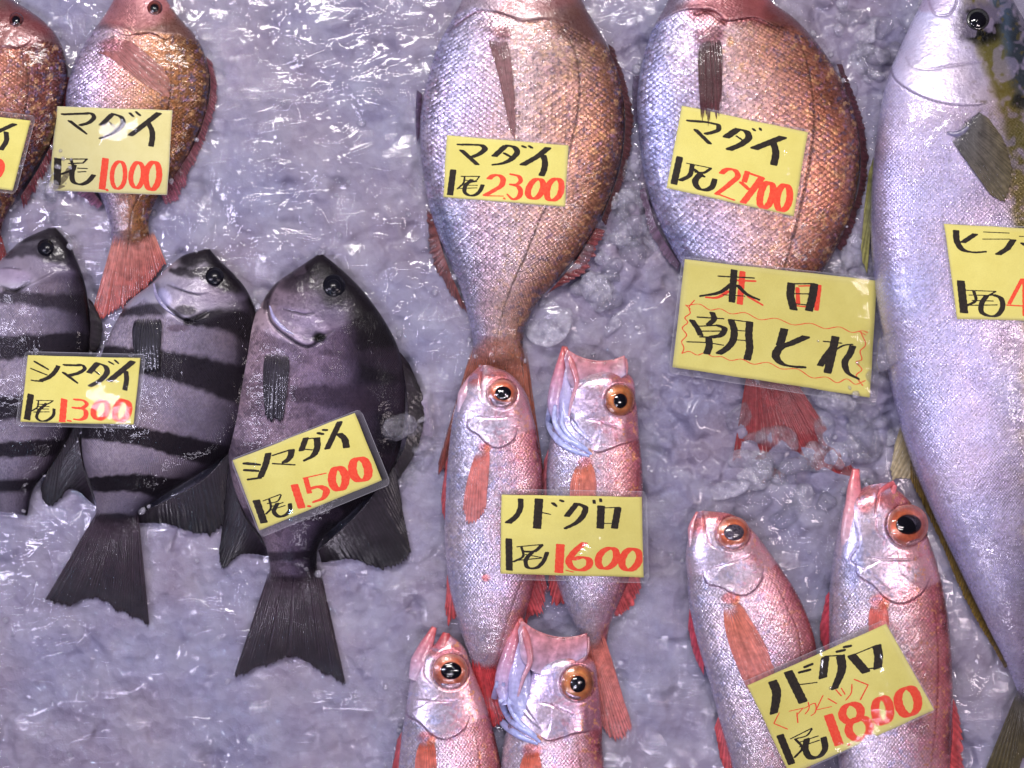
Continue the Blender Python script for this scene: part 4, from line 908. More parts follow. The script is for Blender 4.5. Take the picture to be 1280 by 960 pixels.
fm = thing('red_rockfish', 'silver pink fish under the left half of the 1800 card', 'fish', 935, 800)
b, f = nodo(fm, [(872, 640, 880, 638), (866, 652, 912, 642), (860, 675, 938, 660), (857, 695, 962, 690), (859, 720, 980, 716), (860, 748, 997, 743), (865, 775, 1010, 772), (872, 805, 1019, 802), (886, 850, 1023, 850), (899, 900, 1020, 900), (912, 945, 1015, 950), (925, 1000, 1000, 1010), (940, 1060, 985, 1070)], 33, 14, (916.5, 666), (913, 745),
            [[(963, 722), (974, 738), (987, 764), (997, 787), (1002, 830), (1000, 900)]], seed=5, pm='cloudy_pupil')
nodofins(fm, (910, 752), [(922, 838), (945, 872), (968, 862), (962, 818), (946, 790)], pc=(218, 122, 94), seed=5)
tube('lower_jaw', fm, [(873, 640), (868, 658), (866, 684)], [3, 8, 5], (196, 104, 106), (188, 158, 178), .6, z=[19, 23, 27])
fin('pelvic_fin', fm, [(862, 760), (872, 800), (880, 830)], [(860, 785), (868, 820), (880, 845)], (206, 70, 88), (200, 90, 110), 4, z=(14, 6), seed=121, op=(1, .85))
fin('anal_fin', fm, [(898, 895), (912, 940)], [(893, 910), (905, 960), (918, 980)], (212, 110, 120), (206, 80, 84), 5, z=(14, 6), seed=122, op=(1, .85))

fn = thing('red_rockfish', 'plump red fish with parted jaws under the right half of the 1800 card', 'fish', 1115, 800)
b, f = nodo(fn, [(1080, 608, 1112, 602), (1058, 625, 1128, 617), (1050, 650, 1148, 640), (1044, 680, 1163, 680), (1038, 720, 1175, 718), (1036, 760, 1183, 758), (1036, 800, 1188, 800), (1040, 860, 1191, 860), (1045, 920, 1190, 920), (1050, 980, 1186, 980), (1060, 1050, 1175, 1050)], 42, 15, (1135, 656), (1100, 748),
            [[(1165, 740), (1172, 800), (1172, 870), (1164, 960)]], False, warm=.6, seed=6,
            spots=lambda b: (b.blob(1065, 690, 14, 50, (166, 172, 216), .6), b.groove([(1069, 650), (1074, 680), (1062, 700), (1082, 712), (1112, 735)], 1.2, 1.2, (130, 96, 130), .35, 1.4)))
tube('lower_jaw', fn, [(1070, 586), (1068, 606), (1067, 632), (1062, 660), (1056, 700)], [4.5, 9.5, 12, 10, 3], (206, 98, 102), (200, 182, 200), .6, z=[26, 31, 36, 38, 34], n=50, reg=True)
tube('upper_lip', fn, [(1118, 603), (1106, 610), (1094, 624), (1082, 630)], [3.2, 3.4, 3, 1.6], (196, 90, 96), (204, 110, 120), .8, z=[30, 36, 41, 41])
tube('upper_jaw', fn, [(1119, 606), (1112, 624), (1098, 640), (1084, 644)], [3, 5, 6, 3], (204, 104, 110), (206, 140, 156), .7, z=[30, 37, 43, 44])
nodofins(fn, (1097, 754), [(1086, 790), (1092, 830), (1108, 830), (1112, 790)], pc=(226, 104, 90), seed=6)
fin('pelvic_fin', fn, [(1040, 735), (1037, 790)], [(1032, 745), (1027, 805), (1038, 820)], (200, 60, 76), (196, 80, 96), 4, z=(16, 7), seed=131, op=(1, .85))
fin('dorsal_fin', fn, [(1190, 870), (1190, 930), (1180, 990)], [(1198, 885), (1204, 950), (1196, 1005)], (200, 80, 84), (216, 96, 100), 8, z=(16, 6), ragged=.3, seed=132, op=(1, .7))
# ================================================================= price cards
KCOL = (0.012, 0.011, 0.010); RCOL = (0.80, 0.055, 0.028)
def ink(name, c, c2):
    n = NT(name); f = mr(n, n.noise(420, 4, .7).outputs[0], .35, .72)
    n.set(Base_Color=n.mix(f, c, c2), Roughness=.5, Specular_IOR_Level=.08); return n.m
M['black_ink'] = ink('black_marker_ink', (.012, .010, .008), (.035, .026, .016))
M['red_ink'] = ink('red_marker_ink', (.80, .052, .026), (.86, .115, .05))
M['smudge'] = ink('smudged_ink', (.14, .115, .07), (.30, .27, .12))
def paper(name, c):
    n = NT(name); q = n.noise(900, 3, .7)
    col_ = n.mix(mr(n, n.noise(30, 4, .6).outputs[0], .35, .7), tuple(c), tuple(np.array(c) * [.92, .90, .80]))
    col_ = n.mix(mr(n, q.outputs[0], .3, .7), col_, n.mix(1.0, col_, (.90, .90, .88), 'MULTIPLY'))
    n.set(Base_Color=col_, Roughness=.6, Specular_IOR_Level=.1, Normal=n.bump(q.outputs[0], .00008, 1.0)); return n.m
M['paper'] = paper('yellow_card', (.76, .705, .205)); M['paper_pale'] = paper('faded_yellow_card', (.76, .71, .33))
n = NT('clear_laminate')
nn = n.bump(n.noise(40, 2, .5).outputs[0], .0005, 1.0)
gl = n.node('ShaderNodeBsdfGlossy', {'Roughness': .045, 'Normal': nn}); tr = n.node('ShaderNodeBsdfTransparent', {'Color': (.97, .97, .97, 1)}); fr = n.node('ShaderNodeFresnel', {'IOR': 1.33, 'Normal': nn})
df = n.node('ShaderNodeBsdfDiffuse', {'Color': (.6, .6, .66, 1)})
m1 = n.node('ShaderNodeMixShader', {0: n.math('MULTIPLY', fr.outputs[0], .35), 1: tr.outputs[0], 2: gl.outputs[0]}); m2 = n.node('ShaderNodeMixShader', {0: n.math('ADD', .012, n.attr('rim').outputs['Fac']), 1: m1.outputs[0], 2: df.outputs[0]})
n.l.new(m2.outputs[0], n.out.inputs[0]); M['laminate'] = n.m

def parse(txt):
    """K|R|G then S|L|O, nib width (with >n taper), points"""
    out = []
    for ln in txt.strip().split('\n'):
        for s in ln.split(';'):
            s = s.strip()
            if not s: continue
            head, pts = s.split(':'); c, mode = head[0], head[1]; ws = head[2:].split('>')
            w0 = float(ws[0]); w1 = float(ws[1]) if len(ws) > 1 else w0
            v = [tuple(map(float, p.split(','))) for p in pts.split()]
            out.append((c, mode, w0, w1, v))
    return out
def raster(strokes, o, sc, ang, bbox, pitch, nib_t):
    x0, y0, x1, y1 = bbox; nx = int((x1 - x0) / pitch) + 1; ny = int((y1 - y0) / pitch) + 1
    D = {}
    X = x0 + np.arange(nx) * pitch; Y = y0 + np.arange(ny) * pitch
    rg = np.random.default_rng(len(strokes))
    for c, mode, w0, w1, v in strokes:
        if mode == 'O':
            (cx, cy), (rx, ry), (sl, a0) = v; t = np.linspace(0, 2 * np.pi, 90) + a0
            P = np.stack([cx + rx * np.sin(t) + sl * ry * np.cos(t), cy - ry * np.cos(t)], 1); P += np.stack([np.sin(t * 3 + cx) * rx * .03, np.cos(t * 2 + cy) * ry * .02], 1)
        else:
            P = np.array(v, float)
            if mode == 'S' and len(P) > 2: P = catmull(P, 12 * len(P))
        P = P / sc + np.array(o); 
        seg = np.linalg.norm(np.diff(P, axis=0), axis=1); s = np.concatenate([[0], np.cumsum(seg)]); nS = max(3, int(s[-1] / .35))
        q = np.linspace(0, s[-1], nS); P = np.stack([np.interp(q, s, P[:, 0]), np.interp(q, s, P[:, 1])], 1)
        f = q / max(s[-1], 1e-6); W = np.where(f > .55, w0 + (w1 - w0) * (f - .55) / .45, w0) / sc
        wob = 1 + .035 * np.sin(q * .9 + rg.uniform(0, 6)) ; W = W * wob
        th = min(nib_t, w0 * .5) / sc / 2
        if c not in D: D[c] = np.full((ny, nx), 9.0)
        A = D[c]; ca, sa = math.cos(math.radians(ang)), math.sin(math.radians(ang))
        for (px, py), w in zip(P, W):
            h = max(w / 2 - th, .01); ex_ = h + th + 1.5
            i0 = max(0, int((px - ex_ - x0) / pitch)); i1 = min(nx, int((px + ex_ - x0) / pitch) + 2); j0 = max(0, int((py - ex_ - y0) / pitch)); j1 = min(ny, int((py + ex_ - y0) / pitch) + 2)
            if i1 <= i0 or j1 <= j0: continue
            dx = X[None, i0:i1] - px; dy = Y[j0:j1, None] - py
            a = dx * ca + dy * sa; b_ = -dx * sa + dy * ca
            d = np.hypot(np.maximum(np.abs(a) - h, 0), b_) - th
            A[j0:j1, i0:i1] = np.minimum(A[j0:j1, i0:i1], d)
    return X, Y, D
def contour_mesh(X, Y, A, zf, inside_mask=None):
    """fill the region A<0; whole cells merged in short runs, border cells clipped"""
    verts = []; idx = {}; faces = []
    def vid(x, y):
        k = (round(x, 3), round(y, 3))
        if k not in idx: idx[k] = len(verts); verts.append((x, y))
        return idx[k]
    ins = A < 0
    ny, nx = A.shape
    full = ins[:-1, :-1] & ins[1:, :-1] & ins[:-1, 1:] & ins[1:, 1:]
    some = (ins[:-1, :-1] | ins[1:, :-1] | ins[:-1, 1:] | ins[1:, 1:]) & ~full
    for j in range(ny - 1):
        row = np.flatnonzero(full[j])
        if len(row):
            br = np.flatnonzero(np.diff(row) > 1); st = [0] + list(br + 1); en = list(br) + [len(row) - 1]
            for a, b_ in zip(st, en):
                i = row[a]; e = row[b_] + 1
                while i < e:
                    k = min(i + 8, e)
                    faces.append((vid(X[i], Y[j]), vid(X[i], Y[j + 1]), vid(X[k], Y[j + 1]), vid(X[k], Y[j]))); i = k
    js, is_ = np.nonzero(some)
    for j, i in zip(js, is_):
        c = [(X[i], Y[j], A[j, i]), (X[i], Y[j + 1], A[j + 1, i]), (X[i + 1], Y[j + 1], A[j + 1, i + 1]), (X[i + 1], Y[j], A[j, i + 1])]
        poly = []
        for q in range(4):
            a = c[q]; b_ = c[(q + 1) % 4]
            if a[2] < 0: poly.append(vid(a[0], a[1]))
            if (a[2] < 0) != (b_[2] < 0):
                t = a[2] / (a[2] - b_[2]); poly.append(vid(a[0] + (b_[0] - a[0]) * t, a[1] + (b_[1] - a[1]) * t))
        p2 = [p for q, p in enumerate(poly) if p != poly[q - 1]]
        if len(p2) >= 3: faces.append(tuple(p2))
    v = np.array(verts); return np.stack([v[:, 0], v[:, 1], zf(v[:, 0], v[:, 1])], 1), faces

def card(label, corners, o, sc, ang, txt, mat='paper', margin=(7, 7, 7, 7), nib=15, lift=1.5, stiff=.2, bow=0, curl=None, group=None):
    """corners in the enlarged view (TL,TR,BR,BL), o/sc bring it back to the plan"""
    C = np.array(corners, float) / sc + np.array(o)
    cx, cy = C.mean(0)
    uu, vv = np.meshgrid(np.linspace(0, 1, 30), np.linspace(0, 1, 22))
    def pos(u, v):
        return ((C[0][None] * (1 - u[:, None]) + C[1][None] * u[:, None]) * (1 - v[:, None]) + (C[3][None] * (1 - u[:, None]) + C[2][None] * u[:, None]) * v[:, None])
    p = pos(uu.ravel(), vv.ravel()); h = hz(p[:, 0], p[:, 1])
    X = (p[:, 0] - cx) / 50; Y = (p[:, 1] - cy) / 50
    Bm = np.stack([np.ones_like(X), X, Y, X * X, X * Y, Y * Y], 1)
    reg_ = np.diag([0, 0, 0, 1, 1, 1.]) * stiff * len(X)
    k = np.linalg.solve(Bm.T @ Bm + reg_, Bm.T @ h)
    res = h - Bm @ k; k[0] += np.percentile(res, 97) + lift
    if curl is not None: k[3:] += np.array(curl)
    def zf(x, y):
        X = (x - cx) / 50; Y = (y - cy) / 50
        return k[0] + k[1] * X + k[2] * Y + k[3] * X * X + k[4] * X * Y + k[5] * Y * Y
    root = thing('price_card', label, 'sign', cx, cy, group, 0)
    nu, nv_ = 40, 28
    def sheet(name, e, dz, th, mat_, rad=0):
        l, t, r, b_ = e; W_ = np.linalg.norm(C[1] - C[0]); H_ = np.linalg.norm(C[3] - C[0])
        u = np.linspace(-l / W_, 1 + r / W_, nu); v = np.linspace(-t / H_, 1 + b_ / H_, nv_)
        if name == 'laminate': u[1] = u[0] + .9 / W_; u[-2] = u[-1] - .9 / W_; v[1] = v[0] + .9 / H_; v[-2] = v[-1] - .9 / H_
        a, b2 = np.meshgrid(u, v)
        if rad:
            # round the corners by pulling the outermost nodes in
            pa = (a - u[0]) * W_; pb = (b2 - v[0]) * H_; Lw = (u[-1] - u[0]) * W_; Lh = (v[-1] - v[0]) * H_
            qx = np.minimum(pa, Lw - pa); qy = np.minimum(pb, Lh - pb)
            qx2 = np.maximum(qx, rad - np.sqrt(np.maximum(rad ** 2 - np.maximum(rad - qy, 0) ** 2, 0)))
            a = np.where(pa < Lw / 2, u[0] + qx2 / W_, u[-1] - qx2 / W_)
        P = pos(a.ravel(), b2.ravel()); P[:, 1] += bow * np.sin(np.pi * np.clip(a.ravel(), 0, 1)) * -1
        P += (np.stack([vn(P[:, 1], P[:, 0], 23, 3), vn(P[:, 0], P[:, 1], 23, 4)], 1) - .5) * .8 * (1 if rad == 0 else 0)
        z = zf(P[:, 0], P[:, 1]) + dz; V = np.column_stack([P, z]); V2 = V.copy(); V2[:, 2] -= th; kk = len(V)
        per = [(0, j) for j in range(nu)] + [(i, nu - 1) for i in range(1, nv_)] + [(nv_ - 1, j) for j in range(nu - 2, -1, -1)] + [(i, 0) for i in range(nv_ - 2, 0, -1)]
        ids = [i * nu + j for i, j in per]; rim = np.array([(a_, b_2, b_2 + kk, a_ + kk) for a_, b_2 in zip(ids, ids[1:] + ids[:1])])
        Fq = gridfaces(nv_, nu)
        if name == 'laminate':
            aa, bb = np.meshgrid(np.arange(nu), np.arange(nv_)); rimv = ((aa == 0) | (aa == nu - 1) | (bb == 0) | (bb == nv_ - 1)).astype(float).ravel()
            out_ = ((a.ravel() < -.005) | (a.ravel() > 1.005) | (b2.ravel() < -.005) | (b2.ravel() > 1.005)).astype(float)
            return mesh_obj(name, V, Fq, mat_, root, attrs={'rim': np.maximum(rimv * .42, out_ * .10)})
        return mesh_obj(name, np.vstack([V, V2]), np.vstack([Fq, Fq[:, ::-1] + kk, rim]), mat_, root)
    sheet('paper', (0, 0, 0, 0), 0, .4, M[mat])
    st = parse(txt); x0, y0 = C.min(0) - 1; x1, y1 = C.max(0) + 1
    x0 = max(x0, -70); x1 = min(x1, 1350); y1 = min(y1, 1030)
    Xg, Yg, D = raster(st, o, sc, ang, (x0, y0, x1, y1), .42, nib)
    # keep the ink on the card
    gx_, gy_ = np.meshgrid(Xg, Yg); ed = np.full(gx_.shape, 1e9)
    for q in range(4):
        a = C[q]; b_ = C[(q + 1) % 4]; d = b_ - a; L = np.hypot(*d); ed = np.minimum(ed, (d[0] * (gy_ - a[1]) - d[1] * (gx_ - a[0])) / L)
    for c, nm, mt, dz in (('G', 'smudge', 'smudge', .12), ('R', 'red_lettering', 'red_ink', .2), ('K', 'black_lettering', 'black_ink', .3)):
        if c in D:
            A = np.maximum(D[c] + (vn(gx_, gy_, 1.3, 2) - .5) * .30, 1.0 - ed)
            V, Fc = contour_mesh(Xg, Yg, A, zf); V[:, 2] += dz
            V[:, 1] += -bow * np.sin(np.pi * np.clip(((V[:, 0] - C[0][0]) / (C[1][0] - C[0][0])), 0, 1)) * (0 if bow == 0 else 1)
            mesh_obj(nm, V, np.array(Fc + [None], dtype=object)[:-1], M[mt], root, False)
    sheet('laminate', margin, .75, .25, M['laminate'], 5 if min(margin) > 1 else 0)
    # what lies on or near later should know about the card
    splat(np.column_stack([p, zf(p[:, 0], p[:, 1])]))
    return root

BI = "KL12:205,515"
card('yellow card reading 2300 on the large pink bream', [(65, 68), (1222, 165), (1190, 750), (30, 660)], (550, 160), 7.619, 5, """
KS58>50:188,158 330,160 408,170 428,192 385,240 310,275; KL50:208,214 352,345
KL60:622,172 520,266; KS58>20:645,166 715,188 735,222 690,288 600,335 500,350; KL30:612,240 692,285; KL30:786,172 812,184; KL30:850,172 873,188
KL66:1028,190 935,268 790,350; KS60:985,262 1000,330 990,400 968,450
KL62:126,402 96,632
KL16:205,460 375,460; KS14:375,460 350,495 225,495; KS18:235,460 225,520 165,580; KL12:240,525 350,510; KL12:195,545 355,545; KL14:190,575 350,570; KS40:300,495 240,555 235,610 280,642 340,635 385,592 405,545
RS55>50:470,482 500,455 560,450 598,480 590,540 520,590 430,640; RL18:430,645 600,648; RL22:610,668 614,674
RS44>30:682,440 760,470 768,502 735,535 680,538; RS50>14:682,538 750,562 768,610 745,662 700,680 640,632
RO60:910,580 68,95 .25,0; RO60:1088,588 68,105 .22,0""", margin=(2, 2, 2, 2))
card('pale stained card reading 1000 on the small golden bream', [(92, 25), (1245, 62), (1193, 912), (5, 865)], (60, 130), 8, 10, """
GS60:50,845 150,760 215,650; GS40:40,800 90,840 150,820
KS48>44:150,103 360,97 440,98 460,128 420,178 325,212; KL45>20:218,170 385,298
KL55:635,108 535,210; KS52>40:650,98 740,140 752,190 705,250 610,310 525,345; KL20:612,182 670,235; KL30:820,92 850,122; KL30:882,80 918,112
KL62:1108,92 825,312; KS58:1005,195 1040,270 1042,350 1030,418
KL75:98,548 90,800
KL18:180,550 390,550; KL20:390,550 350,590 210,595; KS30:232,560 250,640 140,700; KL18:300,642 390,645; KL18:300,680 375,675; KS55>50:262,612 238,700 255,780 320,805 400,775 455,712
RL70:575,548 540,848; RL30:588,855 593,865; RO46:705,712 66,138 .08,0; RO52:890,712 60,130 .08,0; RO62:1045,717 66,142 .1,0""", 'paper_pale', (0, 0, 0, 0))
card('yellow card reading 2700, flexed over the large copper bream', [(148, 12), (1192, 235), (1073, 930), (22, 695)], (830, 130), 6.62, 12, """
KS44>40:205,138 400,160 452,178 452,208 400,235 348,246; KL42:264,215 376,325
KL65:600,215 515,274; KS60:612,208 690,235 702,275 655,322 540,376; KL18:600,265 640,292; KL25:738,207 750,218; KL25:796,202 800,214
KL72:982,275 748,368; KS62:905,322 925,400 908,500
KL58:130,442 82,658
KL14:190,490 390,530; KS42:235,502 212,590 140,630; KS26:385,535 330,568 262,562; KL26:250,540 330,600; KS55>48:300,580 258,640 282,695 340,712 395,688 420,625
RS50>40:478,572 510,545 590,550 612,590 555,652 435,745; RL20:445,745 580,795; RL20:570,830 574,834
RL48:690,562 665,640; RL34:695,570 810,608; RS58:808,612 740,705 655,815; RL40:640,650 700,705
RO58:848,753 52,106 .2,0; RO58:988,777 52,108 .15,0""", margin=(3, 3, 4, 3), bow=0, stiff=.08)
card('large yellow sign reading fresh this morning with a red wavy border', [(98, 20), (1262, 150), (1218, 857), (22, 672)], (836, 320), 4.848, 10, """
RL38:447,98 430,288; RL20:420,148 522,152; RS22>10:360,215 290,252 225,250; RL18>8:480,245 570,298; RL30:912,180 895,325; RL14:790,182 860,180; RL26:780,195 784,290; RL16:775,302 840,308
KL42:396,88 382,275; KL14:302,122 515,133; KS28>6:385,165 320,215 190,243; KS28>6:420,180 470,230 548,265; KL10:330,235 460,243
KL50:742,168 736,240 756,322; KL14:730,168 880,168; KS50:882,172 872,240 850,328; KL12:765,228 860,230; KL12:770,290 850,298
RS7:110,300 190,293 250,327 310,320 375,350 460,343 550,385 650,378 755,417 860,408 950,440 1035,430 1110,463 1185,455 1205,465
RS7:155,268 122,315 130,345 97,375 115,400 82,435 108,480 78,520 92,560 80,588
RS7:80,590 120,578 175,600 215,588 270,610 320,610 370,632 440,625 510,655 600,645 680,683 780,685 870,738 960,735 1020,768 1080,745 1130,777 1190,755
RS7:1165,465 1190,545 1160,575 1168,630 1137,640 1170,690 1137,720 1175,785; RL7:102,297 132,322; RL7:1150,455 1192,478
KL14:175,370 330,380; KS36:264,345 275,380 242,415; KL12:190,425 300,420; KL38:142,392 175,440 192,478; KS38:302,422 338,440 322,475 262,492; KL12:195,455 320,455; KL14:190,490 280,492; KS12:112,520 230,525 330,540; KS44:242,500 245,545 230,590
KS44:378,390 396,450 385,520 345,565 305,590; KL12:375,385 500,402; KS46:490,402 485,480 490,560 475,625; KL10:400,450 470,455; KL10:400,508 470,512
KL50:700,445 674,540; KS52>30:830,490 740,530 668,560 648,605 680,650 740,668 820,674
KL50:1010,492 988,600 962,705; KL14:940,517 1045,528; KS42:990,560 950,610 918,662; KS14:1000,575 1060,542 1112,535; KS42>12:1115,548 1098,592 1068,640 1080,700 1152,746""", margin=(4, 3, 9, 8), stiff=3, nib=12)
card('yellow card at the right edge on the silver amberjack', [(35, 32), (1100, 100), (1150, 935), (160, 915)], (1175, 275), 7.38, 5, """
KS60>10:148,100 158,200 205,272 300,297 425,292; KL58:322,132 215,204; KL14:405,110 635,120; KL14:398,176 640,176; KL62:675,185 620,265 540,315
KL14:735,150 1000,165; KL50:1000,170 900,240; KL40:760,215 900,300
KL76:192,565 222,852
KL14:245,648 515,658; KS18:510,662 400,720; KL15:270,692 470,695; KL16:300,742 490,747; KL16:235,787 525,783; KS30:312,658 330,740 245,790; KS50:430,700 385,770 385,850 440,882 520,882 578,800 560,720 500,692
RL38:757,548 640,770; RL22:620,785 800,795; RL60:790,548 790,880; RO60:930,700 50,130 .1,0""", margin=(3, 3, 3, 3), stiff=.15)
card('yellow card reading 1300 lying across two striped fish', [(120, 65), (1245, 92), (1175, 758), (42, 732)], (20, 436), 8, 15, """
KL30>8:188,128 322,205; KL22>8:152,198 312,262; KS20:155,314 200,322; KS48:255,315 320,290 385,235 422,175; KL24:200,320 262,326
KS40>50:485,162 600,165 672,168 688,192 640,235 540,265; KL42>20:478,240 615,342
KL60:812,148 732,238; KS58>50:822,145 900,182 912,222 862,300 742,372; KL22:780,215 830,255; KL26>14:932,130 975,154; KL26>14:990,115 1026,147
KL64:1168,128 932,322; KS52:1098,225 1106,290 1088,408
KL66:148,460 110,702
KL12:205,515 370,518; KS14:370,520 320,550 215,553; KS16:225,520 215,580 150,625; KL12:210,577 330,577; KL12:190,602 325,602; KL13:180,632 330,630; KS32:300,550 225,625 208,690 260,725 330,705 375,660 380,605
RL68:482,508 462,730; RL28:520,718 545,722
RS42>40:590,508 680,520 708,550 672,588 575,590; RS50>20:642,592 695,620 690,685 640,710 580,703; RO62:845,612 66,96 .25,0; RO66:1060,620 68,108 .2,0""", margin=(5, 5, 6, 5))
card('yellow card reading 1500, tilted on the rightmost striped fish', [(28, 392), (968, 25), (1178, 545), (235, 930)], (286, 512), 6.155, -8, """
KL40>10:125,413 240,424; KL34>10:125,465 228,472; KS52:303,340 285,415 245,515; KL30>8:240,525 145,538
KL18:338,352 470,310; KS50:484,312 470,368 430,405; KL18:340,415 505,425
KL48:592,222 560,312; KL16:585,225 680,218; KS52>20:678,222 680,290 652,350 580,392; KL14:562,302 640,310; KL28:688,180 722,188; KL26:728,156 752,158
KL48:853,97 758,298; KS54:852,188 888,222 905,288
KL58:212,702 270,866
KL12:265,702 395,652; KS14:402,658 380,700 300,722; KS18:312,692 322,760 288,802; KL12:330,745 415,715; KL12:320,775 430,738; KS34:372,725 348,790 385,822 440,808 470,775 470,728
RL60:505,582 560,752; RL24:612,742 624,745
RL40:592,532 620,638; RL16:575,527 745,490; RS55>20:625,610 700,592 750,622 735,672 650,712; RO64:846,532 52,88 -.05,0; RO68:1012,462 62,88 -.1,0""", margin=(2, 2, 9, 9))
card('yellow card reading 1600 lying across two red fish', [(45, 55), (1228, 75), (1245, 752), (38, 722)], (620, 610), 6.737, 5, """
KS48>60:208,96 205,170 172,235 105,291
KL72:362,96 346,335; KL16>6:395,208 460,222; KL34>20:480,128 508,152; KL28:545,104 562,112
KL52:680,132 598,235; KS52>30:690,134 752,165 740,220 690,282 585,340; KL28:825,106 828,126; KL26:880,94 882,112
KL65:885,155 878,335; KL14:900,168 1040,162; KL60:1027,170 998,335; KL12:900,298 990,298
KL58:108,432 112,688
KL14:178,495 390,475; KS32:385,482 330,530 240,535; KS22:215,500 230,570 150,620; KL14:250,560 385,585; KL14:180,610 380,590; KS36:300,545 250,610 262,665 340,672 398,620 430,545
RL74:542,480 530,708; RL14:590,692 650,708; RS60:743,465 650,550 612,620 640,670 720,692 785,650 785,605 730,582 650,602
RO62:938,592 74,88 .3,0; RO64:1135,602 72,92 .2,0""", margin=(7, 7, 6, 7))
card('tilted yellow card reading 1800 with red subtitle across two red fish', [(22, 410), (928, 10), (1242, 572), (300, 997)], (930, 778), 5.224, -17, """
KS62>56:188,388 212,450 208,520 195,590
KL62:290,325 385,518; KL12:335,410 475,392; KL40:372,324 422,312; KL32:402,290 440,274
KL58:530,230 515,358; KL14:530,222 630,215; KS60>50:630,222 640,290 592,430; KL30:612,190 652,182; KL30:658,160 692,155
KL60:704,217 796,322; KL14:710,214 865,150; KL60:868,155 880,220 873,296; KL14:772,308 870,295
RL8:230,590 195,660 285,697; RL8:295,580 385,560 350,600; RL9:345,590 352,655; RS9:395,560 465,530 463,590 440,608; RS8:420,522 425,560 400,598
RL9:515,478 470,572; RL9:470,572 570,550; RL9:550,498 605,530; RL9:600,440 635,480; RL9:635,430 660,470; RS9:705,405 700,460 665,508; RL10:720,372 810,408 760,505
RL62:552,608 620,795; RL20:682,795 688,800
RO56:702,592 60,62 0,0; RO56:752,692 68,72 0,0; RO58:905,576 50,86 -.05,0; RO60:1070,516 64,92 -.05,0
KL50:237,740 310,920
KL12:305,760 440,692; KS14:442,698 415,735 340,760; KS18:335,762 380,820 332,880; KL12:370,780 482,742; KL12:365,812 490,770; KS44:410,765 402,830 430,880 488,878 528,830 520,755""", margin=(6, 6, 2, 2))
card('yellow card cut off by the left edge on the dark maroon bream', [(-900, -60), (352, 100), (145, 897), (-1110, 750)], (0, 140), 9.14, 10, """
KL66:165,138 -80,250; KS60:70,232 74,320 12,428; RO62:-40,640 64,105 .1,0; RO62:-260,620 64,105 .1,0; RL60:-480,500 -510,700; KL50:-980,450 -1000,680
KL60:-200,100 -300,220; KL14:-700,20 -480,60; KL50:-480,70 -600,170; KS50:-180,100 -100,160 -250,280""", margin=(7, 7, 5, 4))
# ================================================================= loose pieces of ice
def icemat(name, milky, refr):
    n = NT(name)
    hh = n.math('ADD', n.math('MULTIPLY', n.noise(120, 3, .6).outputs[0], .0045), n.math('MULTIPLY', n.noise(600, 3, .6).outputs[0], .0010))
    nb = n.bump(hh, 1.0, .9)
    tr = n.node('ShaderNodeBsdfTransparent', {'Color': (.95, .95, .99, 1)}); rf = n.node('ShaderNodeBsdfRefraction', {'Roughness': .04, 'IOR': 1.25, 'Normal': nb, 'Color': (.97, .97, 1, 1)})
    gl = n.node('ShaderNodeBsdfGlossy', {'Roughness': .05, 'Normal': nb}); lw = n.node('ShaderNodeLayerWeight', {'Blend': .5, 'Normal': nb}); fr = n.node('ShaderNodeMath', {0: n.math('MULTIPLY', n.math('POWER', lw.outputs['Facing'], 2.5), .55), 1: .04}, operation='ADD')
    df = n.node('ShaderNodeBsdfDiffuse', {'Color': (.90, .88, 1.0, 1), 'Normal': nb})
    m0 = n.node('ShaderNodeMixShader', {0: refr, 1: tr.outputs[0], 2: rf.outputs[0]})
    m1 = n.node('ShaderNodeMixShader', {0: mr(n, n.noise(140, 4, .7).outputs[0], .35, .7, milky * .3, milky * 1.7), 1: m0.outputs[0], 2: df.outputs[0]})
    m2 = n.node('ShaderNodeMixShader', {0: fr.outputs[0], 1: m1.outputs[0], 2: gl.outputs[0]})
    n.l.new(m2.outputs[0], n.out.inputs[0]); return n.m
M['clear_ice'] = icemat('clear_ice', .08, .22); M['cloudy_ice'] = icemat('cloudy_ice', .20, .15)
import bmesh
from mathutils import Vector, noise as mnoise
def ice_mesh(seed, mat):
    rg = random.Random(seed); bm = bmesh.new()
    pl = []
    for _ in range(11):
        d = Vector((rg.gauss(0, 1), rg.gauss(0, 1), rg.gauss(0, 1))).normalized(); pl.append((d, rg.uniform(.55, .95)))
    bmesh.ops.create_icosphere(bm, subdivisions=4, radius=1)
    for v in bm.verts:
        d = v.co.normalized(); r = 1.15
        for nrm, o_ in pl:
            c = d.dot(nrm)
            if c > .05: r = min(r, o_ / c)
        r *= 1 + .05 * mnoise.noise(d * 3 + Vector((seed, 0, 0))) + .03 * mnoise.noise(d * 8)
        v.co = d * r
    for _ in range(2): bmesh.ops.smooth_vert(bm, verts=bm.verts, factor=.5, use_axis_x=True, use_axis_y=True, use_axis_z=True)
    me = bpy.data.meshes.new('ice_chunk'); bm.to_mesh(me); bm.free()
    me.polygons.foreach_set('use_smooth', np.full(len(me.polygons), True)); me.materials.append(mat); return me
IM = [ice_mesh(s_, M['clear_ice']) for s_ in range(6)] + [ice_mesh(s_ + 20, M['cloudy_ice']) for s_ in range(5)]
r5 = np.random.default_rng(21)
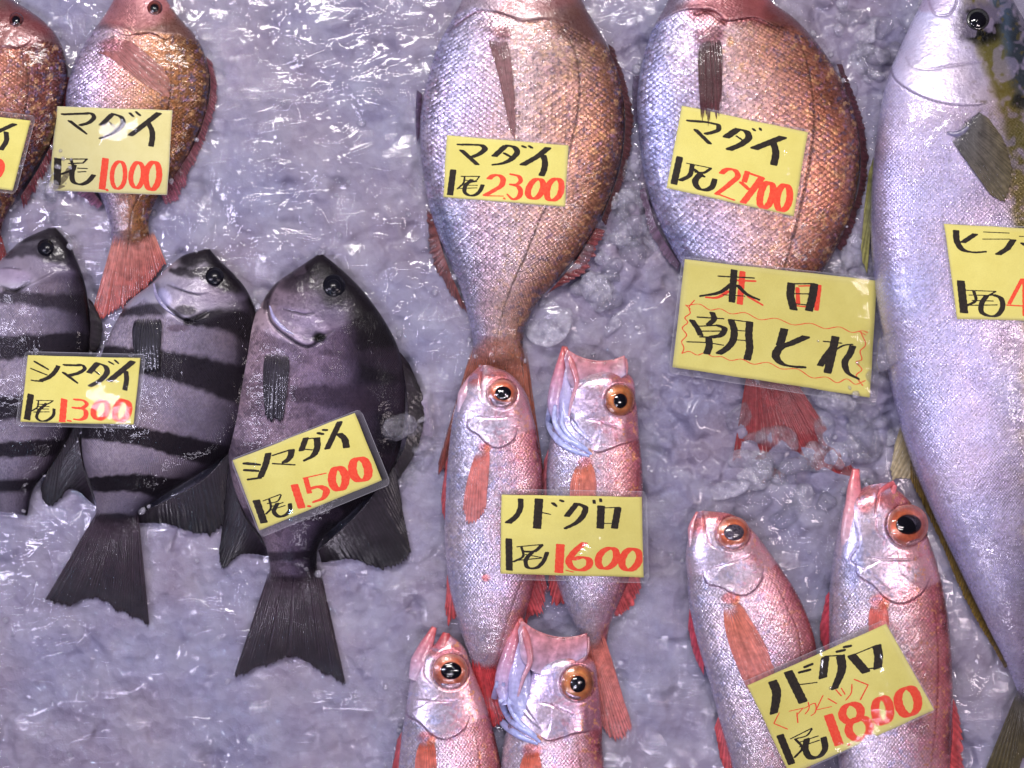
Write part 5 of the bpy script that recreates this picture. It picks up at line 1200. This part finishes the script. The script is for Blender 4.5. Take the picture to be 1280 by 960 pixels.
def chunk(x, y, sx, sy, sz, label, group=None, clear=None, rot=None, sink=.35, tilt=.5):
    clear = bool(clear if clear is not None else r5.random() < .6); me = IM[r5.integers(0, 6)] if clear else IM[6 + r5.integers(0, 5)]
    if group: label = ('large ' if sx > 16 else 'small ') + ('clear ' if clear else 'cloudy ') + label.replace('loose ', '')
    o = bpy.data.objects.new('ice_chunk', me); scn.collection.objects.link(o)
    z = float(hz(x, y)); w = toW([[x, y, z + sz * (1 - 2 * sink)]])[0]; o.location = w
    o.scale = (sx * U, sy * U, sz * U); o.rotation_euler = (r5.uniform(-tilt, tilt), r5.uniform(-tilt, tilt), r5.uniform(0, 6.28) if rot is None else math.radians(rot))
    o['label'] = label; o['category'] = 'ice'
    if group: o['group'] = group
    return o
# single pieces one can point to
chunk(500, 532, 22, 24, 10, 'clear ice chunk resting on the dorsal fin of the rightmost striped fish', clear=True, rot=20)
chunk(1028, 532, 15, 34, 10, 'long ice shard standing over the buried red tail', clear=True, rot=14)
chunk(972, 548, 34, 20, 12, 'rounded ice lump over the left of the buried red tail', clear=True, rot=-10)
chunk(925, 520, 26, 18, 9, 'clear slab of ice on the upper left of the buried red tail', clear=True, rot=30)
chunk(930, 575, 30, 16, 9, 'frosty flat ice piece over the left tip of the buried red tail', clear=False, rot=-20)
chunk(1000, 580, 26, 16, 9, 'curved clear ice piece over the middle of the buried red tail fin', clear=True, rot=10)
chunk(905, 610, 30, 14, 8, 'cloudy ice sliver above the head of the silver pink fish', clear=False, rot=15)
chunk(1045, 505, 30, 22, 10, 'cloudy ice lump just under the right half of the morning sign', clear=False, rot=-15)
chunk(708, 340, 26, 16, 10, 'smooth ice lump against the back of the bream under the 2300 card', clear=False, rot=30)
chunk(685, 400, 28, 34, 8, 'broad flat ice slab beside the narrow tail stalk of the pink bream', clear=False, rot=5, sink=.55)
chunk(1110, 440, 18, 26, 14, 'upright ice block between the morning sign and the amberjack', clear=True, rot=5)
def field(n_, cx, cy, rx, ry, smin, smax, label, group, avoid=0):
    k = 0; tries = 0
    while k < n_ and tries < n_ * 40:
        tries += 1
        x = r5.normal(cx, rx * .5); y = r5.normal(cy, ry * .5)
        if abs(x - cx) > rx or abs(y - cy) > ry or not (-20 < x < 1300 and -20 < y < 980): continue
        xi, yi = int(x - GX0), int(y - GY0)
        if HM[yi, xi] - ICE[yi, xi] > avoid: continue
        s_ = r5.uniform(smin, smax) * 1.5
        chunk(x, y, s_, s_ * r5.uniform(.6, 1), s_ * r5.uniform(.4, .7), label, group, sink=r5.uniform(.52, .72)); k += 1
field(26, 790, 250, 40, 100, 6, 15, 'loose ice piece in the gap between the two large breams', 'loose ice between the large breams', 1)
field(16, 740, 350, 60, 60, 6, 16, 'loose ice piece below and right of the pink bream', 'loose ice below the pink bream', 1)
field(18, 1075, 70, 36, 90, 6, 16, 'loose ice piece between the copper bream and the amberjack head', 'loose ice by the amberjack head', 1)
field(18, 975, 590, 80, 60, 8, 20, 'loose ice piece heaped over the buried red tail', 'loose ice over the buried tail', 14)
field(16, 1075, 520, 50, 60, 7, 16, 'loose ice piece right of the buried tail under the morning sign', 'loose ice below the morning sign', 1)
field(14, 505, 555, 30, 50, 5, 12, 'loose ice piece right of the striped fish with the 1500 card', 'loose ice right of the striped fish', 1)
field(12, 60, 230, 30, 60, 5, 13, 'loose ice piece between the two left breams', 'loose ice between the left breams', 1)
field(12, 1045, 320, 60, 30, 5, 12, 'loose ice piece right of the lower side of the copper bream', 'loose ice beside the copper bream', 1)
# crumbs of ice and drops of melt water strewn along the fish: too many and too small to tell apart
base = [v.co.copy() for v in IM[0].vertices]
tm = bpy.data.meshes.new('t'); bm = bmesh.new(); bmesh.ops.create_icosphere(bm, subdivisions=2, radius=1); bv = np.array([v.co[:] for v in bm.verts]); bf = np.array([[v.index for v in q.verts] for q in bm.faces]); bm.free(); bpy.data.meshes.remove(tm)
VV, FF, kk = [], [], 0
gyy, gxx = np.gradient(HM - ICE); steep = np.abs(gxx) + np.abs(gyy)
cand = np.argwhere((steep > 1.2) & (HM - ICE < 14) & (HM - ICE > -1)); r6 = np.random.default_rng(9)
for q in range(620):
    if q < 420: yy_, xx_ = cand[r6.integers(0, len(cand))]; x, y = xx_ + GX0 + r6.normal(0, 3), yy_ + GY0 + r6.normal(0, 3)
    else: x, y = r6.uniform(0, 1280), r6.uniform(0, 960)
    if HM[int(np.clip(y - GY0, 0, gh - 1)), int(np.clip(x - GX0, 0, gw - 1))] - ICE[int(np.clip(y - GY0, 0, gh - 1)), int(np.clip(x - GX0, 0, gw - 1))] > 16: continue
    s_ = r6.uniform(1.2, 3.6) if r6.random() < .85 else r6.uniform(3.5, 6)
    v = bv * (1 + .35 * (r6.random((len(bv), 1)) - .5)) * [s_, s_ * r6.uniform(.6, 1), s_ * .55]; an = r6.uniform(0, 6.28)
    v = np.stack([v[:, 0] * math.cos(an) - v[:, 1] * math.sin(an) + x, v[:, 0] * math.sin(an) + v[:, 1] * math.cos(an) + y, v[:, 2] + float(hz(x, y)) + s_ * .2], 1)
    VV.append(v); FF.append(bf + kk); kk += len(bv)
cr = mesh_obj('ice_crumbs', np.vstack(VV), np.vstack(FF), M['cloudy_ice']); cr['kind'] = 'stuff'; cr['label'] = 'tiny ice crumbs and melt drops strewn along the fish'; cr['category'] = 'ice'
for o in list(bpy.data.objects):
    if '_o' in o.keys(): del o['_o']
